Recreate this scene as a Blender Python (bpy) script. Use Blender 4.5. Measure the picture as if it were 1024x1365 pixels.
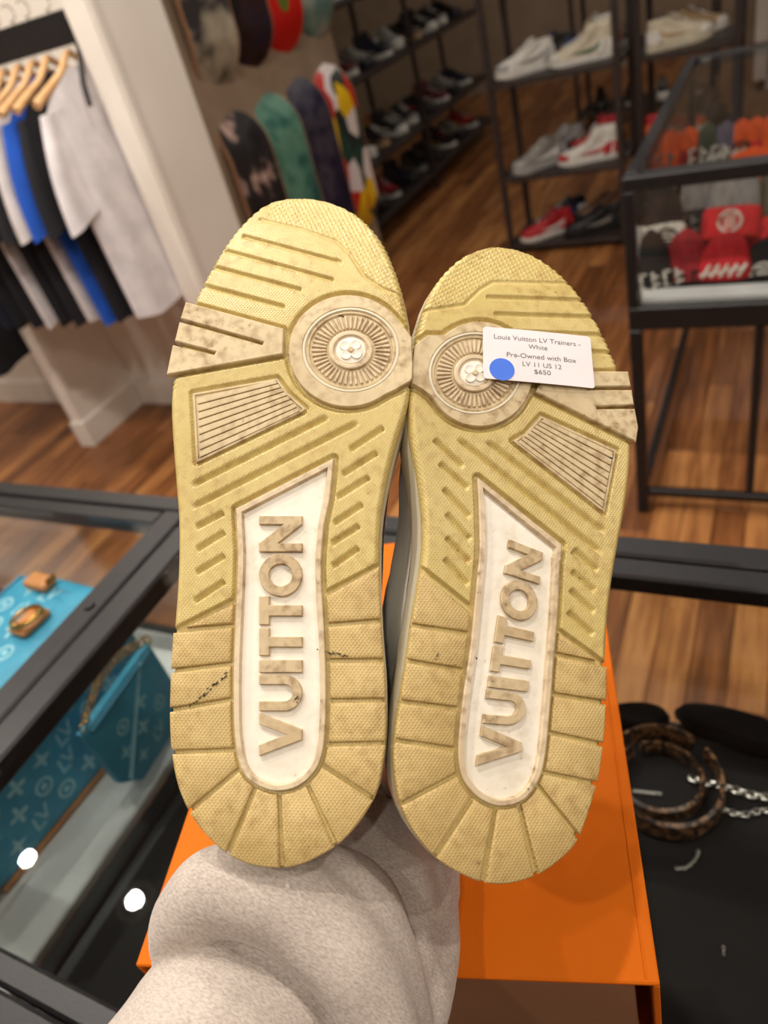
import bpy, math, random
import numpy as np
from mathutils import Matrix, Vector

random.seed(7)
rng = np.random.RandomState(5)
for o in list(bpy.data.objects):
    bpy.data.objects.remove(o)
scene = bpy.context.scene
COL = scene.collection

# ------------------------------------------------------------------ camera
CAMZ = 1.5
FPX = 1000.0
_p, _ro, _ya = math.radians(36.2), math.radians(-17.1), math.radians(-34.3)
FW = np.array([math.sin(_ya) * math.cos(_p), math.cos(_ya) * math.cos(_p), -math.sin(_p)])
_r0 = np.array([math.cos(_ya), -math.sin(_ya), 0.0])
_u0 = np.cross(_r0, FW)
RT = math.cos(_ro) * _r0 + math.sin(_ro) * _u0
UP = -math.sin(_ro) * _r0 + math.cos(_ro) * _u0
CAM = np.array([0, 0, CAMZ])
cd = bpy.data.cameras.new('camera')
cam = bpy.data.objects.new('camera', cd)
COL.objects.link(cam)
cam.matrix_world = Matrix([[RT[i], UP[i], -FW[i], CAM[i]] for i in range(3)] + [[0, 0, 0, 1]])
cd.sensor_fit = 'VERTICAL'
cd.sensor_height = 36.0
cd.lens = 36.0 * FPX / 1365.0
cd.clip_start = 0.02
cd.clip_end = 60
cd.dof.use_dof = True
cd.dof.focus_distance = 0.352
cd.dof.aperture_fstop = 7.6
scene.camera = cam

# ------------------------------------------------------------------ world, exposure, lamps
w = bpy.data.worlds.new('world')
scene.world = w
w.use_nodes = True
w.node_tree.nodes['Background'].inputs[0].default_value = (1.0, 0.88, 0.74, 1)
w.node_tree.nodes['Background'].inputs[1].default_value = 0.05
scene.view_settings.view_transform = 'Standard'
scene.view_settings.look = 'None'
scene.view_settings.gamma = 1
scene.view_settings.use_curve_mapping = False
scene.view_settings.exposure = 0.1
scene.cycles.transparent_max_bounces = 40
scene.cycles.max_bounces = 16
CEIL = 2.9
LAMP_W = 10.0
LAMP_COL = (1.0, 0.915, 0.82)
LAMPS = [(-1.38, .57), (-.81, .57), (-.24, .57), (-2.3, 1.75), (-1.6, 1.5), (-.9, 1.6), (-2.52, .56), (-1.95, .57), (-1.2, -.62), (-.35, -.62), (.5, -.62), (1.35, -.62), (-2.05, -.62), (1.1, .56), (1.9, .56), (-3.3, .56),  # leading entries: unseen added lamps brightening left case floor, then corner and recess
         (-3.2, 3.1), (-1.55, 3.0), (-.6, 3.0), (.5, 3.0), (1.6, 3.0), (-3.4, 5.4), (-1.7, 5.6), (-.3, 5.6), (1.2, 5.6), (-1.5, 7.4), (.3, 7.4)]


# ------------------------------------------------------------------ helpers
def lin(c):
    return tuple(((v / 255) / 12.92 if v / 255 <= .04045 else ((v / 255 + .055) / 1.055) ** 2.4) for v in c) + (1.0,)


def ray(px, py):
    return RT * (px - 512) / FPX - UP * (py - 682.5) / FPX + FW


def at_depth(px, py, d):
    return CAM + ray(px, py) * d


def project(p):
    q = np.asarray(p, float) - CAM
    d = q @ FW
    return 512 + FPX * (q @ RT) / d, 682.5 - FPX * (q @ UP) / d, d


def nmat(name):
    m = bpy.data.materials.new(name)
    m.use_nodes = True
    nt = m.node_tree
    return m, nt, nt.nodes['Principled BSDF']


def mat(name, col, rough=.5, col2=None, nscale=20, contrast=(.35, .65), metal=0.0, bump=0.0, bscale=200, spec=.5, sheen=0.0, stretch=None, detail=3, coat=0.0, sss=0.0):
    """plain procedural material: two colours mixed by noise, fine noise bump"""
    m, nt, b = nmat(name)
    b.inputs['Base Color'].default_value = lin(col)
    b.inputs['Roughness'].default_value = rough
    b.inputs['Metallic'].default_value = metal
    b.inputs['Specular IOR Level'].default_value = spec
    b.inputs['Sheen Weight'].default_value = sheen
    b.inputs['Coat Weight'].default_value = coat
    if sss:
        b.inputs['Subsurface Weight'].default_value = sss
        b.inputs['Subsurface Radius'].default_value = (.004, .003, .0012)
    tc = nt.nodes.new('ShaderNodeTexCoord')
    src = tc.outputs['Object']
    if stretch:
        mp = nt.nodes.new('ShaderNodeMapping')
        mp.inputs['Scale'].default_value = stretch
        nt.links.new(src, mp.inputs['Vector'])
        src = mp.outputs['Vector']
    if col2 is not None:
        n = nt.nodes.new('ShaderNodeTexNoise')
        n.inputs['Scale'].default_value = nscale
        n.inputs['Detail'].default_value = detail
        nt.links.new(src, n.inputs['Vector'])
        r = nt.nodes.new('ShaderNodeValToRGB')
        r.color_ramp.elements[0].position = contrast[0]
        r.color_ramp.elements[0].color = lin(col)
        r.color_ramp.elements[1].position = contrast[1]
        r.color_ramp.elements[1].color = lin(col2)
        nt.links.new(n.outputs['Fac'], r.inputs['Fac'])
        nt.links.new(r.outputs['Color'], b.inputs['Base Color'])
    if bump:
        n2 = nt.nodes.new('ShaderNodeTexNoise')
        n2.inputs['Scale'].default_value = bscale
        nt.links.new(src, n2.inputs['Vector'])
        bp = nt.nodes.new('ShaderNodeBump')
        bp.inputs['Strength'].default_value = bump
        bp.inputs['Distance'].default_value = .001
        nt.links.new(n2.outputs['Fac'], bp.inputs['Height'])
        nt.links.new(bp.outputs['Normal'], b.inputs['Normal'])
    return m


def multi(name, cols, scale=6, rough=.5, kind='voronoi', stretch=(1, 1, 1), coat=0.0):
    """patchwork of several colours (printed graphics)"""
    m, nt, b = nmat(name)
    b.inputs['Roughness'].default_value = rough
    b.inputs['Coat Weight'].default_value = coat
    tc = nt.nodes.new('ShaderNodeTexCoord')
    mp = nt.nodes.new('ShaderNodeMapping')
    mp.inputs['Scale'].default_value = stretch
    nt.links.new(tc.outputs['Object'], mp.inputs['Vector'])
    if kind == 'voronoi':
        v = nt.nodes.new('ShaderNodeTexVoronoi')
        v.inputs['Scale'].default_value = scale
        sp = nt.nodes.new('ShaderNodeSeparateColor')
        nt.links.new(mp.outputs['Vector'], v.inputs['Vector'])
        nt.links.new(v.outputs['Color'], sp.inputs['Color'])
        fac = sp.outputs['Red']
    else:
        v = nt.nodes.new('ShaderNodeTexNoise')
        v.inputs['Scale'].default_value = scale
        v.inputs['Detail'].default_value = 4
        nt.links.new(mp.outputs['Vector'], v.inputs['Vector'])
        fac = v.outputs['Fac']
    r = nt.nodes.new('ShaderNodeValToRGB')
    r.color_ramp.interpolation = 'CONSTANT' if kind == 'voronoi' else 'LINEAR'
    els = r.color_ramp.elements
    lo, hi = (0, 1) if kind == 'voronoi' else (.36, .64)
    for i, c in enumerate(cols):
        pos = lo + (hi - lo) * i / (len(cols) if kind == 'voronoi' else max(1, len(cols) - 1))
        e = els[i] if i < 2 else els.new(pos)
        e.position = pos
        e.color = lin(c)
    nt.links.new(fac, r.inputs['Fac'])
    nt.links.new(r.outputs['Color'], b.inputs['Base Color'])
    return m


def glass_mat(name, tint=(.965, .98, .975), base=.04):
    m = bpy.data.materials.new(name)
    m.use_nodes = True
    nt = m.node_tree
    nt.nodes.clear()
    out = nt.nodes.new('ShaderNodeOutputMaterial')
    mix = nt.nodes.new('ShaderNodeMixShader')
    tr = nt.nodes.new('ShaderNodeBsdfTransparent')
    tr.inputs[0].default_value = tint + (1,)
    gl = nt.nodes.new('ShaderNodeBsdfGlossy')
    gl.inputs['Roughness'].default_value = 0.01
    lw = nt.nodes.new('ShaderNodeLayerWeight')
    lw.inputs['Blend'].default_value = .5
    pw = nt.nodes.new('ShaderNodeMath'); pw.operation = 'POWER'; pw.inputs[1].default_value = 5
    ml = nt.nodes.new('ShaderNodeMath'); ml.operation = 'MULTIPLY_ADD'; ml.inputs[1].default_value = 1 - base; ml.inputs[2].default_value = base
    nt.links.new(lw.outputs['Facing'], pw.inputs[0])
    nt.links.new(pw.outputs[0], ml.inputs[0])
    nt.links.new(ml.outputs[0], mix.inputs[0])
    nt.links.new(tr.outputs[0], mix.inputs[1])
    nt.links.new(gl.outputs[0], mix.inputs[2])
    nt.links.new(mix.outputs[0], out.inputs[0])
    return m


def make_mesh(name, verts, faces, smooth=None):
    me = bpy.data.meshes.new(name)
    me.from_pydata([tuple(map(float, v)) for v in verts], [], [tuple(int(i) for i in f) for f in faces])
    me.update()
    if smooth is not None:
        me.polygons.foreach_set('use_smooth', [True] * len(me.polygons))
        if smooth < 179:
            me.set_sharp_from_angle(angle=math.radians(smooth))
    return me


def link(name, me, m=None, parent=None, loc=(0, 0, 0), rz=0):
    o = bpy.data.objects.new(name, me)
    COL.objects.link(o)
    if m is not None and me is not None and len(me.materials) == 0:
        me.materials.append(m)
    if parent is not None:
        o.parent = parent
    o.location = loc
    o.rotation_euler = (0, 0, rz)
    return o


def tag(o, label, cat, group=None):
    o['label'] = label
    o['category'] = cat
    if group:
        o['group'] = group
    return o


def thing(name, label, cat, loc=(0, 0, 0), rz=0, group=None):
    o = bpy.data.objects.new(name, None)
    COL.objects.link(o)
    o.empty_display_size = .05
    o.location = loc
    o.rotation_euler = (0, 0, rz)
    return tag(o, label, cat, group)


def copy_tree(root):
    r = root.copy()
    COL.objects.link(r)
    for ch in list(root.children):
        c = ch.copy(); COL.objects.link(c); c.parent = r
        for g in list(ch.children):
            d = g.copy(); COL.objects.link(d); d.parent = c
    return r


class MB:
    def __init__(s):
        s.v = []; s.f = []

    def add(s, v, f):
        n = len(s.v)
        s.v += [tuple(map(float, q)) for q in v]
        s.f += [tuple(i + n for i in q) for q in f]
        return s

    def box(s, x0, x1, y0, y1, z0, z1, b=0.0):
        if b <= 0:
            v = [(x, y, z) for z in (z0, z1) for y in (y0, y1) for x in (x0, x1)]
            return s.add(v, [(0, 2, 3, 1), (4, 5, 7, 6), (0, 1, 5, 4), (2, 6, 7, 3), (0, 4, 6, 2), (1, 3, 7, 5)])
        b = min(b, abs(x1 - x0) * .45, abs(y1 - y0) * .45, abs(z1 - z0) * .45)
        rings = []
        for z, i in ((z0, b), (z0 + b, 0), (z1 - b, 0), (z1, b)):
            rings.append([(x0 + b + i * 0, y0 + i, z) if 0 else p for p in
                          [(x0 + b, y0 + i, z), (x1 - b, y0 + i, z), (x1 - i, y0 + b, z), (x1 - i, y1 - b, z),
                           (x1 - b, y1 - i, z), (x0 + b, y1 - i, z), (x0 + i, y1 - b, z), (x0 + i, y0 + b, z)]])
        return s.rings(rings, True, True)

    def rings(s, rings, cap0=True, cap1=True, closed=True):
        n = len(rings[0]); v = [p for r in rings for p in r]; f = []
        for k in range(len(rings) - 1):
            for i in range(n if closed else n - 1):
                j = (i + 1) % n
                f.append((k * n + i, k * n + j, (k + 1) * n + j, (k + 1) * n + i))
        if cap0: f.append(tuple(range(n - 1, -1, -1)))
        if cap1: f.append(tuple((len(rings) - 1) * n + i for i in range(n)))
        return s.add(v, f)

    def tube(s, pts, rad, n=8, flat=1.0, up=(0, 0, 1)):
        pts = [np.asarray(p, float) for p in pts]
        if np.isscalar(rad): rad = [rad] * len(pts)
        rg = []
        for i, p in enumerate(pts):
            t = pts[min(i + 1, len(pts) - 1)] - pts[max(i - 1, 0)]
            t /= np.linalg.norm(t) + 1e-9
            a = np.cross(t, np.asarray(up, float))
            if np.linalg.norm(a) < 1e-3: a = np.cross(t, (1.0, 0, 0))
            a /= np.linalg.norm(a); b = np.cross(a, t)
            rg.append([p + rad[i] * (math.cos(2 * math.pi * k / n) * a + flat * math.sin(2 * math.pi * k / n) * b) for k in range(n)])
        return s.rings(rg)

    def sphere(s, c, r, n=10, m=6):
        rx, ry, rz = (r, r, r) if np.isscalar(r) else r
        rg = []
        for j in range(m + 1):
            t = math.pi * (j + .02 if j == 0 else (j - .02 if j == m else j)) / m
            rg.append([(c[0] + rx * math.sin(t) * math.cos(2 * math.pi * k / n), c[1] + ry * math.sin(t) * math.sin(2 * math.pi * k / n), c[2] - rz * math.cos(t)) for k in range(n)])
        return s.rings(rg)

    def mesh(s, name='mesh', smooth=None):
        return make_mesh(name, s.v, s.f, smooth)

    def build(s, name, m, parent=None, smooth=None, loc=(0, 0, 0), rz=0):
        return link(name, s.mesh(name, smooth), m, parent, loc, rz)


def catmull(pts, n=8, closed=True):
    P = np.asarray(pts, float); N = len(P); out = []
    rngk = range(N if closed else N - 1)
    for i in rngk:
        if closed:
            p0, p1, p2, p3 = P[(i - 1) % N], P[i], P[(i + 1) % N], P[(i + 2) % N]
        else:
            p0, p1, p2, p3 = P[max(i - 1, 0)], P[i], P[i + 1], P[min(i + 2, N - 1)]
        for k in range(n):
            t = k / n
            out.append(.5 * (2 * p1 + (p2 - p0) * t + (2 * p0 - 5 * p1 + 4 * p2 - p3) * t * t + (3 * p1 - p0 - 3 * p2 + p3) * t ** 3))
    if not closed: out.append(P[-1])
    return np.array(out)


def struct(o):
    o['kind'] = 'structure'
    return o


# ------------------------------------------------------------------ shared materials
M = {}
M['black'] = mat('black_metal', (19, 18, 20), .42, (26, 24, 26), 60, bump=.1, bscale=400)
M['shelf'] = mat('dark_brown_metal', (40, 31, 29), .5, (54, 42, 38), 30)
M['glass'] = glass_mat('clear_glass')
M['white_wall'] = mat('warm_white_paint', (238, 231, 221), .55, (231, 223, 212), 4, bump=.06, bscale=120)
M['tan_wall'] = mat('taupe_paint', (160, 140, 118), .7, (150, 130, 108), 5, bump=.06, bscale=120)
M['ceiling'] = mat('ceiling_paint', (122, 115, 108), .8, (114, 107, 100), 3)
M['white_board'] = mat('white_laminate', (218, 216, 216), .45, (208, 205, 204), 8)
M['black_board'] = mat('black_laminate', (13, 11, 11), .5, (19, 17, 16), 14, spec=.15)


# ------------------------------------------------------------------ the room
def wood_mat():
    m, nt, b = nmat('oak_plank')
    b.inputs['Roughness'].default_value = .36
    tc = nt.nodes.new('ShaderNodeTexCoord'); mp = nt.nodes.new('ShaderNodeMapping')
    mp.inputs['Scale'].default_value = (26, 2.2, 26)
    oi = nt.nodes.new('ShaderNodeObjectInfo'); ge = nt.nodes.new('ShaderNodeNewGeometry')
    ad = nt.nodes.new('ShaderNodeMath'); ad.operation = 'ADD'
    nt.links.new(oi.outputs['Random'], ad.inputs[0]); nt.links.new(ge.outputs['Random Per Island'], ad.inputs[1])
    fr = nt.nodes.new('ShaderNodeMath'); fr.operation = 'FRACT'
    nt.links.new(ad.outputs[0], fr.inputs[0])
    vm = nt.nodes.new('ShaderNodeVectorMath'); vm.operation = 'ADD'
    cx = nt.nodes.new('ShaderNodeCombineXYZ')
    mu = nt.nodes.new('ShaderNodeMath'); mu.operation = 'MULTIPLY'; mu.inputs[1].default_value = 37
    nt.links.new(fr.outputs[0], mu.inputs[0]); nt.links.new(mu.outputs[0], cx.inputs[0]); nt.links.new(mu.outputs[0], cx.inputs[1])
    nt.links.new(tc.outputs['Object'], mp.inputs['Vector'])
    nt.links.new(mp.outputs['Vector'], vm.inputs[0]); nt.links.new(cx.outputs[0], vm.inputs[1])
    n = nt.nodes.new('ShaderNodeTexNoise'); n.inputs['Scale'].default_value = 1.6; n.inputs['Detail'].default_value = 5
    nt.links.new(vm.outputs[0], n.inputs['Vector'])
    m1 = nt.nodes.new('ShaderNodeMath'); m1.operation = 'MULTIPLY_ADD'; m1.inputs[1].default_value = .42; m1.inputs[2].default_value = -.21
    nt.links.new(fr.outputs[0], m1.inputs[0])
    a2 = nt.nodes.new('ShaderNodeMath'); a2.operation = 'ADD'
    nt.links.new(n.outputs['Fac'], a2.inputs[0]); nt.links.new(m1.outputs[0], a2.inputs[1])
    r = nt.nodes.new('ShaderNodeValToRGB')
    r.color_ramp.elements[0].position = .26; r.color_ramp.elements[0].color = lin((104, 62, 32))
    r.color_ramp.elements[1].position = .78; r.color_ramp.elements[1].color = lin((186, 128, 74))
    e = r.color_ramp.elements.new(.5); e.color = lin((142, 88, 48))
    nt.links.new(a2.outputs[0], r.inputs['Fac']); nt.links.new(r.outputs['Color'], b.inputs['Base Color'])
    return m


M['oak'] = wood_mat()
M['subfloor'] = mat('dark_joint', (58, 36, 20), .8, (48, 30, 18), 8)
fl = struct(MB().box(-5.2, 3.2, -3.2, 8.4, -.06, -.006).build('floor', M['subfloor']))
# planks run away from the counter along Y
PW, PL = .083, 1.1
planks = []
for i in range(int(8.4 / PW)):
    x = -5.2 + PW * (i + .5)
    y = -3.2 + (i * .37 % 1.0) * PL - PL
    while y < 8.4:
        y0, y1 = max(y, -3.2), min(y + PL, 8.4)
        if y1 - y0 > .1: planks.append((x, (y0 + y1) / 2, y1 - y0))
        y += PL
full = MB().box(-PW / 2 + .001, PW / 2 - .001, -PL / 2 + .001, PL / 2 - .001, -.006, 0, .0012).mesh('plank')
full.materials.append(M['oak'])
scored = []
for q in planks:
    best = None
    px, py, d = project((q[0], q[1], 0))
    vis = d > .4 and -80 < px < 1100 and -60 < py < 1300 and q[1] > .9
    scored.append((0 if (vis and q[2] > PL - .01) else 1, d, q))
scored.sort(key=lambda s: (s[0], s[1]))
rest = MB()
for k, (v, d, q) in enumerate(scored):
    if v == 0 and k < 290:
        link('plank', full, None, fl, (q[0], q[1], 0))
    else:
        rest.box(q[0] - PW / 2 + .001, q[0] + PW / 2 - .001, q[1] - q[2] / 2 + .001, q[1] + q[2] / 2 - .001, -.006, 0)
rf = rest.build('plank_field', M['oak'], fl)
rf['kind'] = 'stuff'

struct(MB().box(-5.2, 3.2, -3.2, 8.4, CEIL, CEIL + .06).build('ceiling', M['ceiling']))
struct(MB().box(-5.26, -5.2, -3.2, 8.4, 0, CEIL).build('wall_far_left', M['white_wall']))
struct(MB().box(3.2, 3.26, -3.2, 8.4, 0, CEIL).build('wall_right', M['white_wall']))
struct(MB().box(-5.2, 3.2, -3.26, -3.2, 0, CEIL).build('wall_behind', M['white_wall']))
struct(MB().box(-5.2, 3.2, 8.4, 8.46, 0, CEIL).build('wall_back', M['tan_wall']))
# clothes recess: back wall, left partition, corner pilaster, then the wall of skateboards
struct(MB().box(-5.2, -2.06, 2.36, 2.46, 0, CEIL).build('wall_recess', M['white_wall']))
struct(MB().box(-2.865, -2.80, 1.985, 2.36, 0, CEIL, .004).build('wall_partition', M['white_wall']))
struct(MB().box(-1.925, -1.835, 2.0, 2.34, 0, CEIL, .006).build('wall_corner', M['white_wall']))
struct(MB().box(-2.06, -1.925, 2.30, 2.36, 0, CEIL).build('wall_corner_return', M['white_wall']))
struct(MB().box(-2.16, -2.04, 2.34, 3.76, 0, CEIL).build('wall_left', M['tan_wall']))
bb = MB().box(-2.80, -2.06, 2.342, 2.36, 0, .13, .004); bb.box(-5.2, -2.865, 2.342, 2.36, 0, .13, .004)
struct(bb.build('baseboard_recess', M['white_wall']))
bb = MB().box(-2.80, -2.786, 1.985, 2.342, 0, .13, .004); bb.box(-2.872, -2.782, 1.972, 1.987, 0, .13, .004)
struct(bb.build('baseboard_partition', M['white_wall']))
bb = MB().box(-1.932, -1.82, 1.986, 2.0, 0, .13, .004); bb.box(-1.835, -1.822, 2.0, 2.34, 0, .13, .004)
struct(bb.build('baseboard_corner', M['white_wall']))
struct(MB().box(-2.04, -2.026, 2.34, 3.76, 0, .13, .004).build('baseboard_left', M['white_wall']))
bb = MB().box(-1.83, -1.822, 2.005, 2.03, .13, CEIL, .002)
struct(bb.build('trim_1', M['white_wall']))
d1 = struct(MB().box(-.42, -.30, 8.30, 8.4, 0, 2.3, .01).box(.62, .74, 8.30, 8.4, 0, 2.3, .01).box(-.42, .74, 8.30, 8.4, 2.2, 2.3, .01).build('door_1', M['white_wall']))
M['wood_brown'] = mat('brown_veneer', (120, 92, 66), .5, (104, 78, 54), 5, stretch=(6, 6, .6))
MB().box(-.30, .62, 8.34, 8.38, 0, 2.2, .004).build('door_leaf', M['wood_brown'], d1)


# ------------------------------------------------------------------ ceiling downlights, some of them only added for brightness
can_m = mat('lamp_can_white', (214, 210, 204), .4, (206, 202, 196), 20)
seg = 20
def circ(r, z, n=seg): return [(r * math.cos(2 * math.pi * k / n), r * math.sin(2 * math.pi * k / n), z) for k in range(n)]
can_me = MB().rings([circ(.075, 0), circ(.075, -.008), circ(.058, -.010), circ(.052, .0)], True, False).mesh('trim_ring', 40)
can_me.materials.append(can_m)
ld = bpy.data.lights.new('downlight', 'AREA')
ld.shape = 'DISK'; ld.size = .055; ld.energy = LAMP_W; ld.color = LAMP_COL
ld2 = ld.copy(); ld2.energy = LAMP_W * .42
ld3 = ld.copy(); ld3.energy = LAMP_W * .62
for k, (x, y) in enumerate(LAMPS):
    t = thing('downlight_some_added', 'small round recessed ceiling downlight with white rim, some added to brighten', 'ceiling light', (x, y, CEIL), 0, 'recessed ceiling downlights')
    link('trim_ring', can_me, None, t)
    lo = bpy.data.objects.new('lamp', ld3 if y < 0 else (ld if y < 2.5 else ld2))
    COL.objects.link(lo); lo.parent = t; lo.location = (0, 0, -.012)


# ------------------------------------------------------------------ the pair of sneakers, soles to the camera
def rubber(name, c1, c2, dirt, dirt_amt=.5, hatch=.5, hs=900.0, rough=.42, sss=.0, dots=False):
    """moulded rubber: tone drift, dirt blotches and a fine moulded diamond grain"""
    m, nt, b = nmat(name)
    b.inputs['Roughness'].default_value = rough
    if sss:
        b.inputs['Subsurface Weight'].default_value = sss
        b.inputs['Subsurface Radius'].default_value = (.006, .004, .0015)
        b.inputs['Subsurface Scale'].default_value = 1.0
    tc = nt.nodes.new('ShaderNodeTexCoord')

    def noise(scale, detail=3):
        n = nt.nodes.new('ShaderNodeTexNoise'); n.inputs['Scale'].default_value = scale; n.inputs['Detail'].default_value = detail
        nt.links.new(tc.outputs['Object'], n.inputs['Vector']); return n.outputs['Fac']

    def ramp(f, a, c):
        r = nt.nodes.new('ShaderNodeMapRange'); r.inputs[1].default_value = a; r.inputs[2].default_value = c
        nt.links.new(f, r.inputs[0]); return r.outputs[0]

    def mixc(f, a, bcol):
        x = nt.nodes.new('ShaderNodeMix'); x.data_type = 'RGBA'
        nt.links.new(f, x.inputs[0])
        if isinstance(a, tuple): x.inputs[6].default_value = a
        else: nt.links.new(a, x.inputs[6])
        x.inputs[7].default_value = bcol
        return x.outputs[2]

    col = mixc(ramp(noise(22), .3, .7), lin(c1), lin(c2))
    f1 = ramp(noise(210, 7), .44, .70)
    f2 = ramp(noise(28, 3), .30, .62)
    mu = nt.nodes.new('ShaderNodeMath'); mu.operation = 'MULTIPLY'
    nt.links.new(f1, mu.inputs[0]); nt.links.new(f2, mu.inputs[1])
    mu2 = nt.nodes.new('ShaderNodeMath'); mu2.operation = 'MULTIPLY'; mu2.inputs[1].default_value = dirt_amt
    nt.links.new(mu.outputs[0], mu2.inputs[0])
    col = mixc(mu2.outputs[0], col, lin(dirt))
    sp = ramp(noise(420, 2), .70, .76)
    mu3 = nt.nodes.new('ShaderNodeMath'); mu3.operation = 'MULTIPLY'
    nt.links.new(sp, mu3.inputs[0]); nt.links.new(f2, mu3.inputs[1])
    mu4 = nt.nodes.new('ShaderNodeMath'); mu4.operation = 'MULTIPLY'; mu4.inputs[1].default_value = dirt_amt * .9
    nt.links.new(mu3.outputs[0], mu4.inputs[0])
    col = mixc(mu4.outputs[0], col, lin((104, 80, 52)))
    nt.links.new(col, b.inputs['Base Color'])
    if hatch:
        sep = nt.nodes.new('ShaderNodeSeparateXYZ'); nt.links.new(tc.outputs['Object'], sep.inputs[0])

        def sine(ax, ay, s):
            a = nt.nodes.new('ShaderNodeMath'); a.operation = 'MULTIPLY'; a.inputs[1].default_value = ax * s
            c = nt.nodes.new('ShaderNodeMath'); c.operation = 'MULTIPLY_ADD'; c.inputs[1].default_value = ay * s
            nt.links.new(sep.outputs[0], a.inputs[0]); nt.links.new(sep.outputs[1], c.inputs[0]); nt.links.new(a.outputs[0], c.inputs[2])
            d = nt.nodes.new('ShaderNodeMath'); d.operation = 'SINE'; nt.links.new(c.outputs[0], d.inputs[0]); return d.outputs[0]

        s1, s2 = sine(.8, .6, hs * 2), sine(-.8, .6, hs * 2)
        ad = nt.nodes.new('ShaderNodeMath'); ad.operation = 'MINIMUM'
        nt.links.new(s1, ad.inputs[0]); nt.links.new(s2, ad.inputs[1])
        bp = nt.nodes.new('ShaderNodeBump'); bp.inputs['Strength'].default_value = hatch; bp.inputs['Distance'].default_value = .0004
        nt.links.new(ad.outputs[0], bp.inputs['Height'])
        nt.links.new(bp.outputs['Normal'], b.inputs['Normal'])
    return m


M['sole'] = rubber('yellowed_rubber', (211, 191, 124), (201, 179, 109), (178, 148, 88), .85, .20, 2500, .32)
M['lug'] = rubber('yellowed_rubber_tread', (206, 180, 120), (195, 167, 106), (170, 138, 84), .85, .30, 2300, .42)
M['pad'] = rubber('worn_beige_rubber', (218, 200, 160), (202, 182, 142), (156, 126, 86), 1.0, .0, 1200, .55)
M['rim'] = rubber('dirty_white_rubber', (226, 208, 176), (208, 186, 150), (150, 122, 88), 1.0, .0, 900, .5)
M['insert'] = rubber('white_rubber', (246, 240, 226), (240, 232, 214), (206, 186, 150), .4, .0, 900, .45)
M['letter'] = rubber('worn_letter_rubber', (212, 192, 154), (194, 170, 130), (134, 106, 72), 1.0, .0, 900, .55)
M['cupsole'] = mat('ivory_sidewall_rubber', (226, 218, 196), .42, (216, 207, 182), 30)
M['leather'] = mat('white_leather', (236, 232, 226), .45, (228, 224, 216), 40, bump=.15, bscale=500)
M['leather_grey'] = mat('pale_grey_leather', (198, 196, 190), .5, (190, 187, 180), 40, bump=.15, bscale=500)
M['lining'] = mat('beige_lining', (196, 186, 170), .9, (186, 176, 158), 60)
M['lace'] = mat('white_lace', (228, 224, 216), .8, (218, 213, 204), 200)
M['scuff'] = mat('black_scuff', (46, 34, 22), .8, (70, 54, 36), 300)


def zmap(x0, y0, s):
    return lambda pts: [(x0 + a / s, y0 + b / s) for a, b in pts]


def poly_area(P):
    x, y = P[:, 0], P[:, 1]
    return .5 * np.sum(x * np.roll(y, -1) - y * np.roll(x, -1))


def offset_poly(P, d):
    """inward offset by d (px) with limited mitre"""
    P = np.asarray(P, float)
    if poly_area(P) < 0: sgn = -1
    else: sgn = 1
    e = np.roll(P, -1, 0) - P
    l = np.linalg.norm(e, axis=1, keepdims=True) + 1e-9
    t = e / l
    nrm = np.stack([-t[:, 1], t[:, 0]], 1) * sgn
    n0 = np.roll(nrm, 1, 0)
    b = n0 + nrm
    bl = np.linalg.norm(b, axis=1, keepdims=True) + 1e-9
    b = b / bl
    c = np.clip((b * nrm).sum(1, keepdims=True), .5, 1)
    return P + b * d / c


def seg_dist(X, Y, a, b):
    ax, ay = a; bx, by = b
    dx, dy = bx - ax, by - ay
    L2 = dx * dx + dy * dy + 1e-9
    t = np.clip(((X - ax) * dx + (Y - ay) * dy) / L2, 0, 1)
    return np.hypot(X - ax - t * dx, Y - ay - t * dy), ((X - ax) * dy - (Y - ay) * dx) / math.sqrt(L2), ((X - ax) * dx + (Y - ay) * dy) / L2


def poly_sd(X, Y, P):
    """signed distance to polygon, negative inside; only near its bounding box"""
    P = np.asarray(P, float)
    out = np.full(X.shape, 99.0)
    m = (X > P[:, 0].min() - 20) & (X < P[:, 0].max() + 20) & (Y > P[:, 1].min() - 20) & (Y < P[:, 1].max() + 20)
    x, y = X[m], Y[m]
    d = np.full(x.shape, 1e9); ins = np.zeros(x.shape, bool)
    for i in range(len(P)):
        a, b = P[i], P[(i + 1) % len(P)]
        d = np.minimum(d, seg_dist(x, y, a, b)[0])
        c = (a[1] > y) != (b[1] > y)
        ins ^= c & (x < (b[0] - a[0]) * (y - a[1]) / (b[1] - a[1] + 1e-12) + a[0])
    out[m] = np.where(ins, -d, d)
    return out


def sstep(a, b, x):
    t = np.clip((x - a) / (b - a), 0, 1)
    return t * t * (3 - 2 * t)


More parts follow.
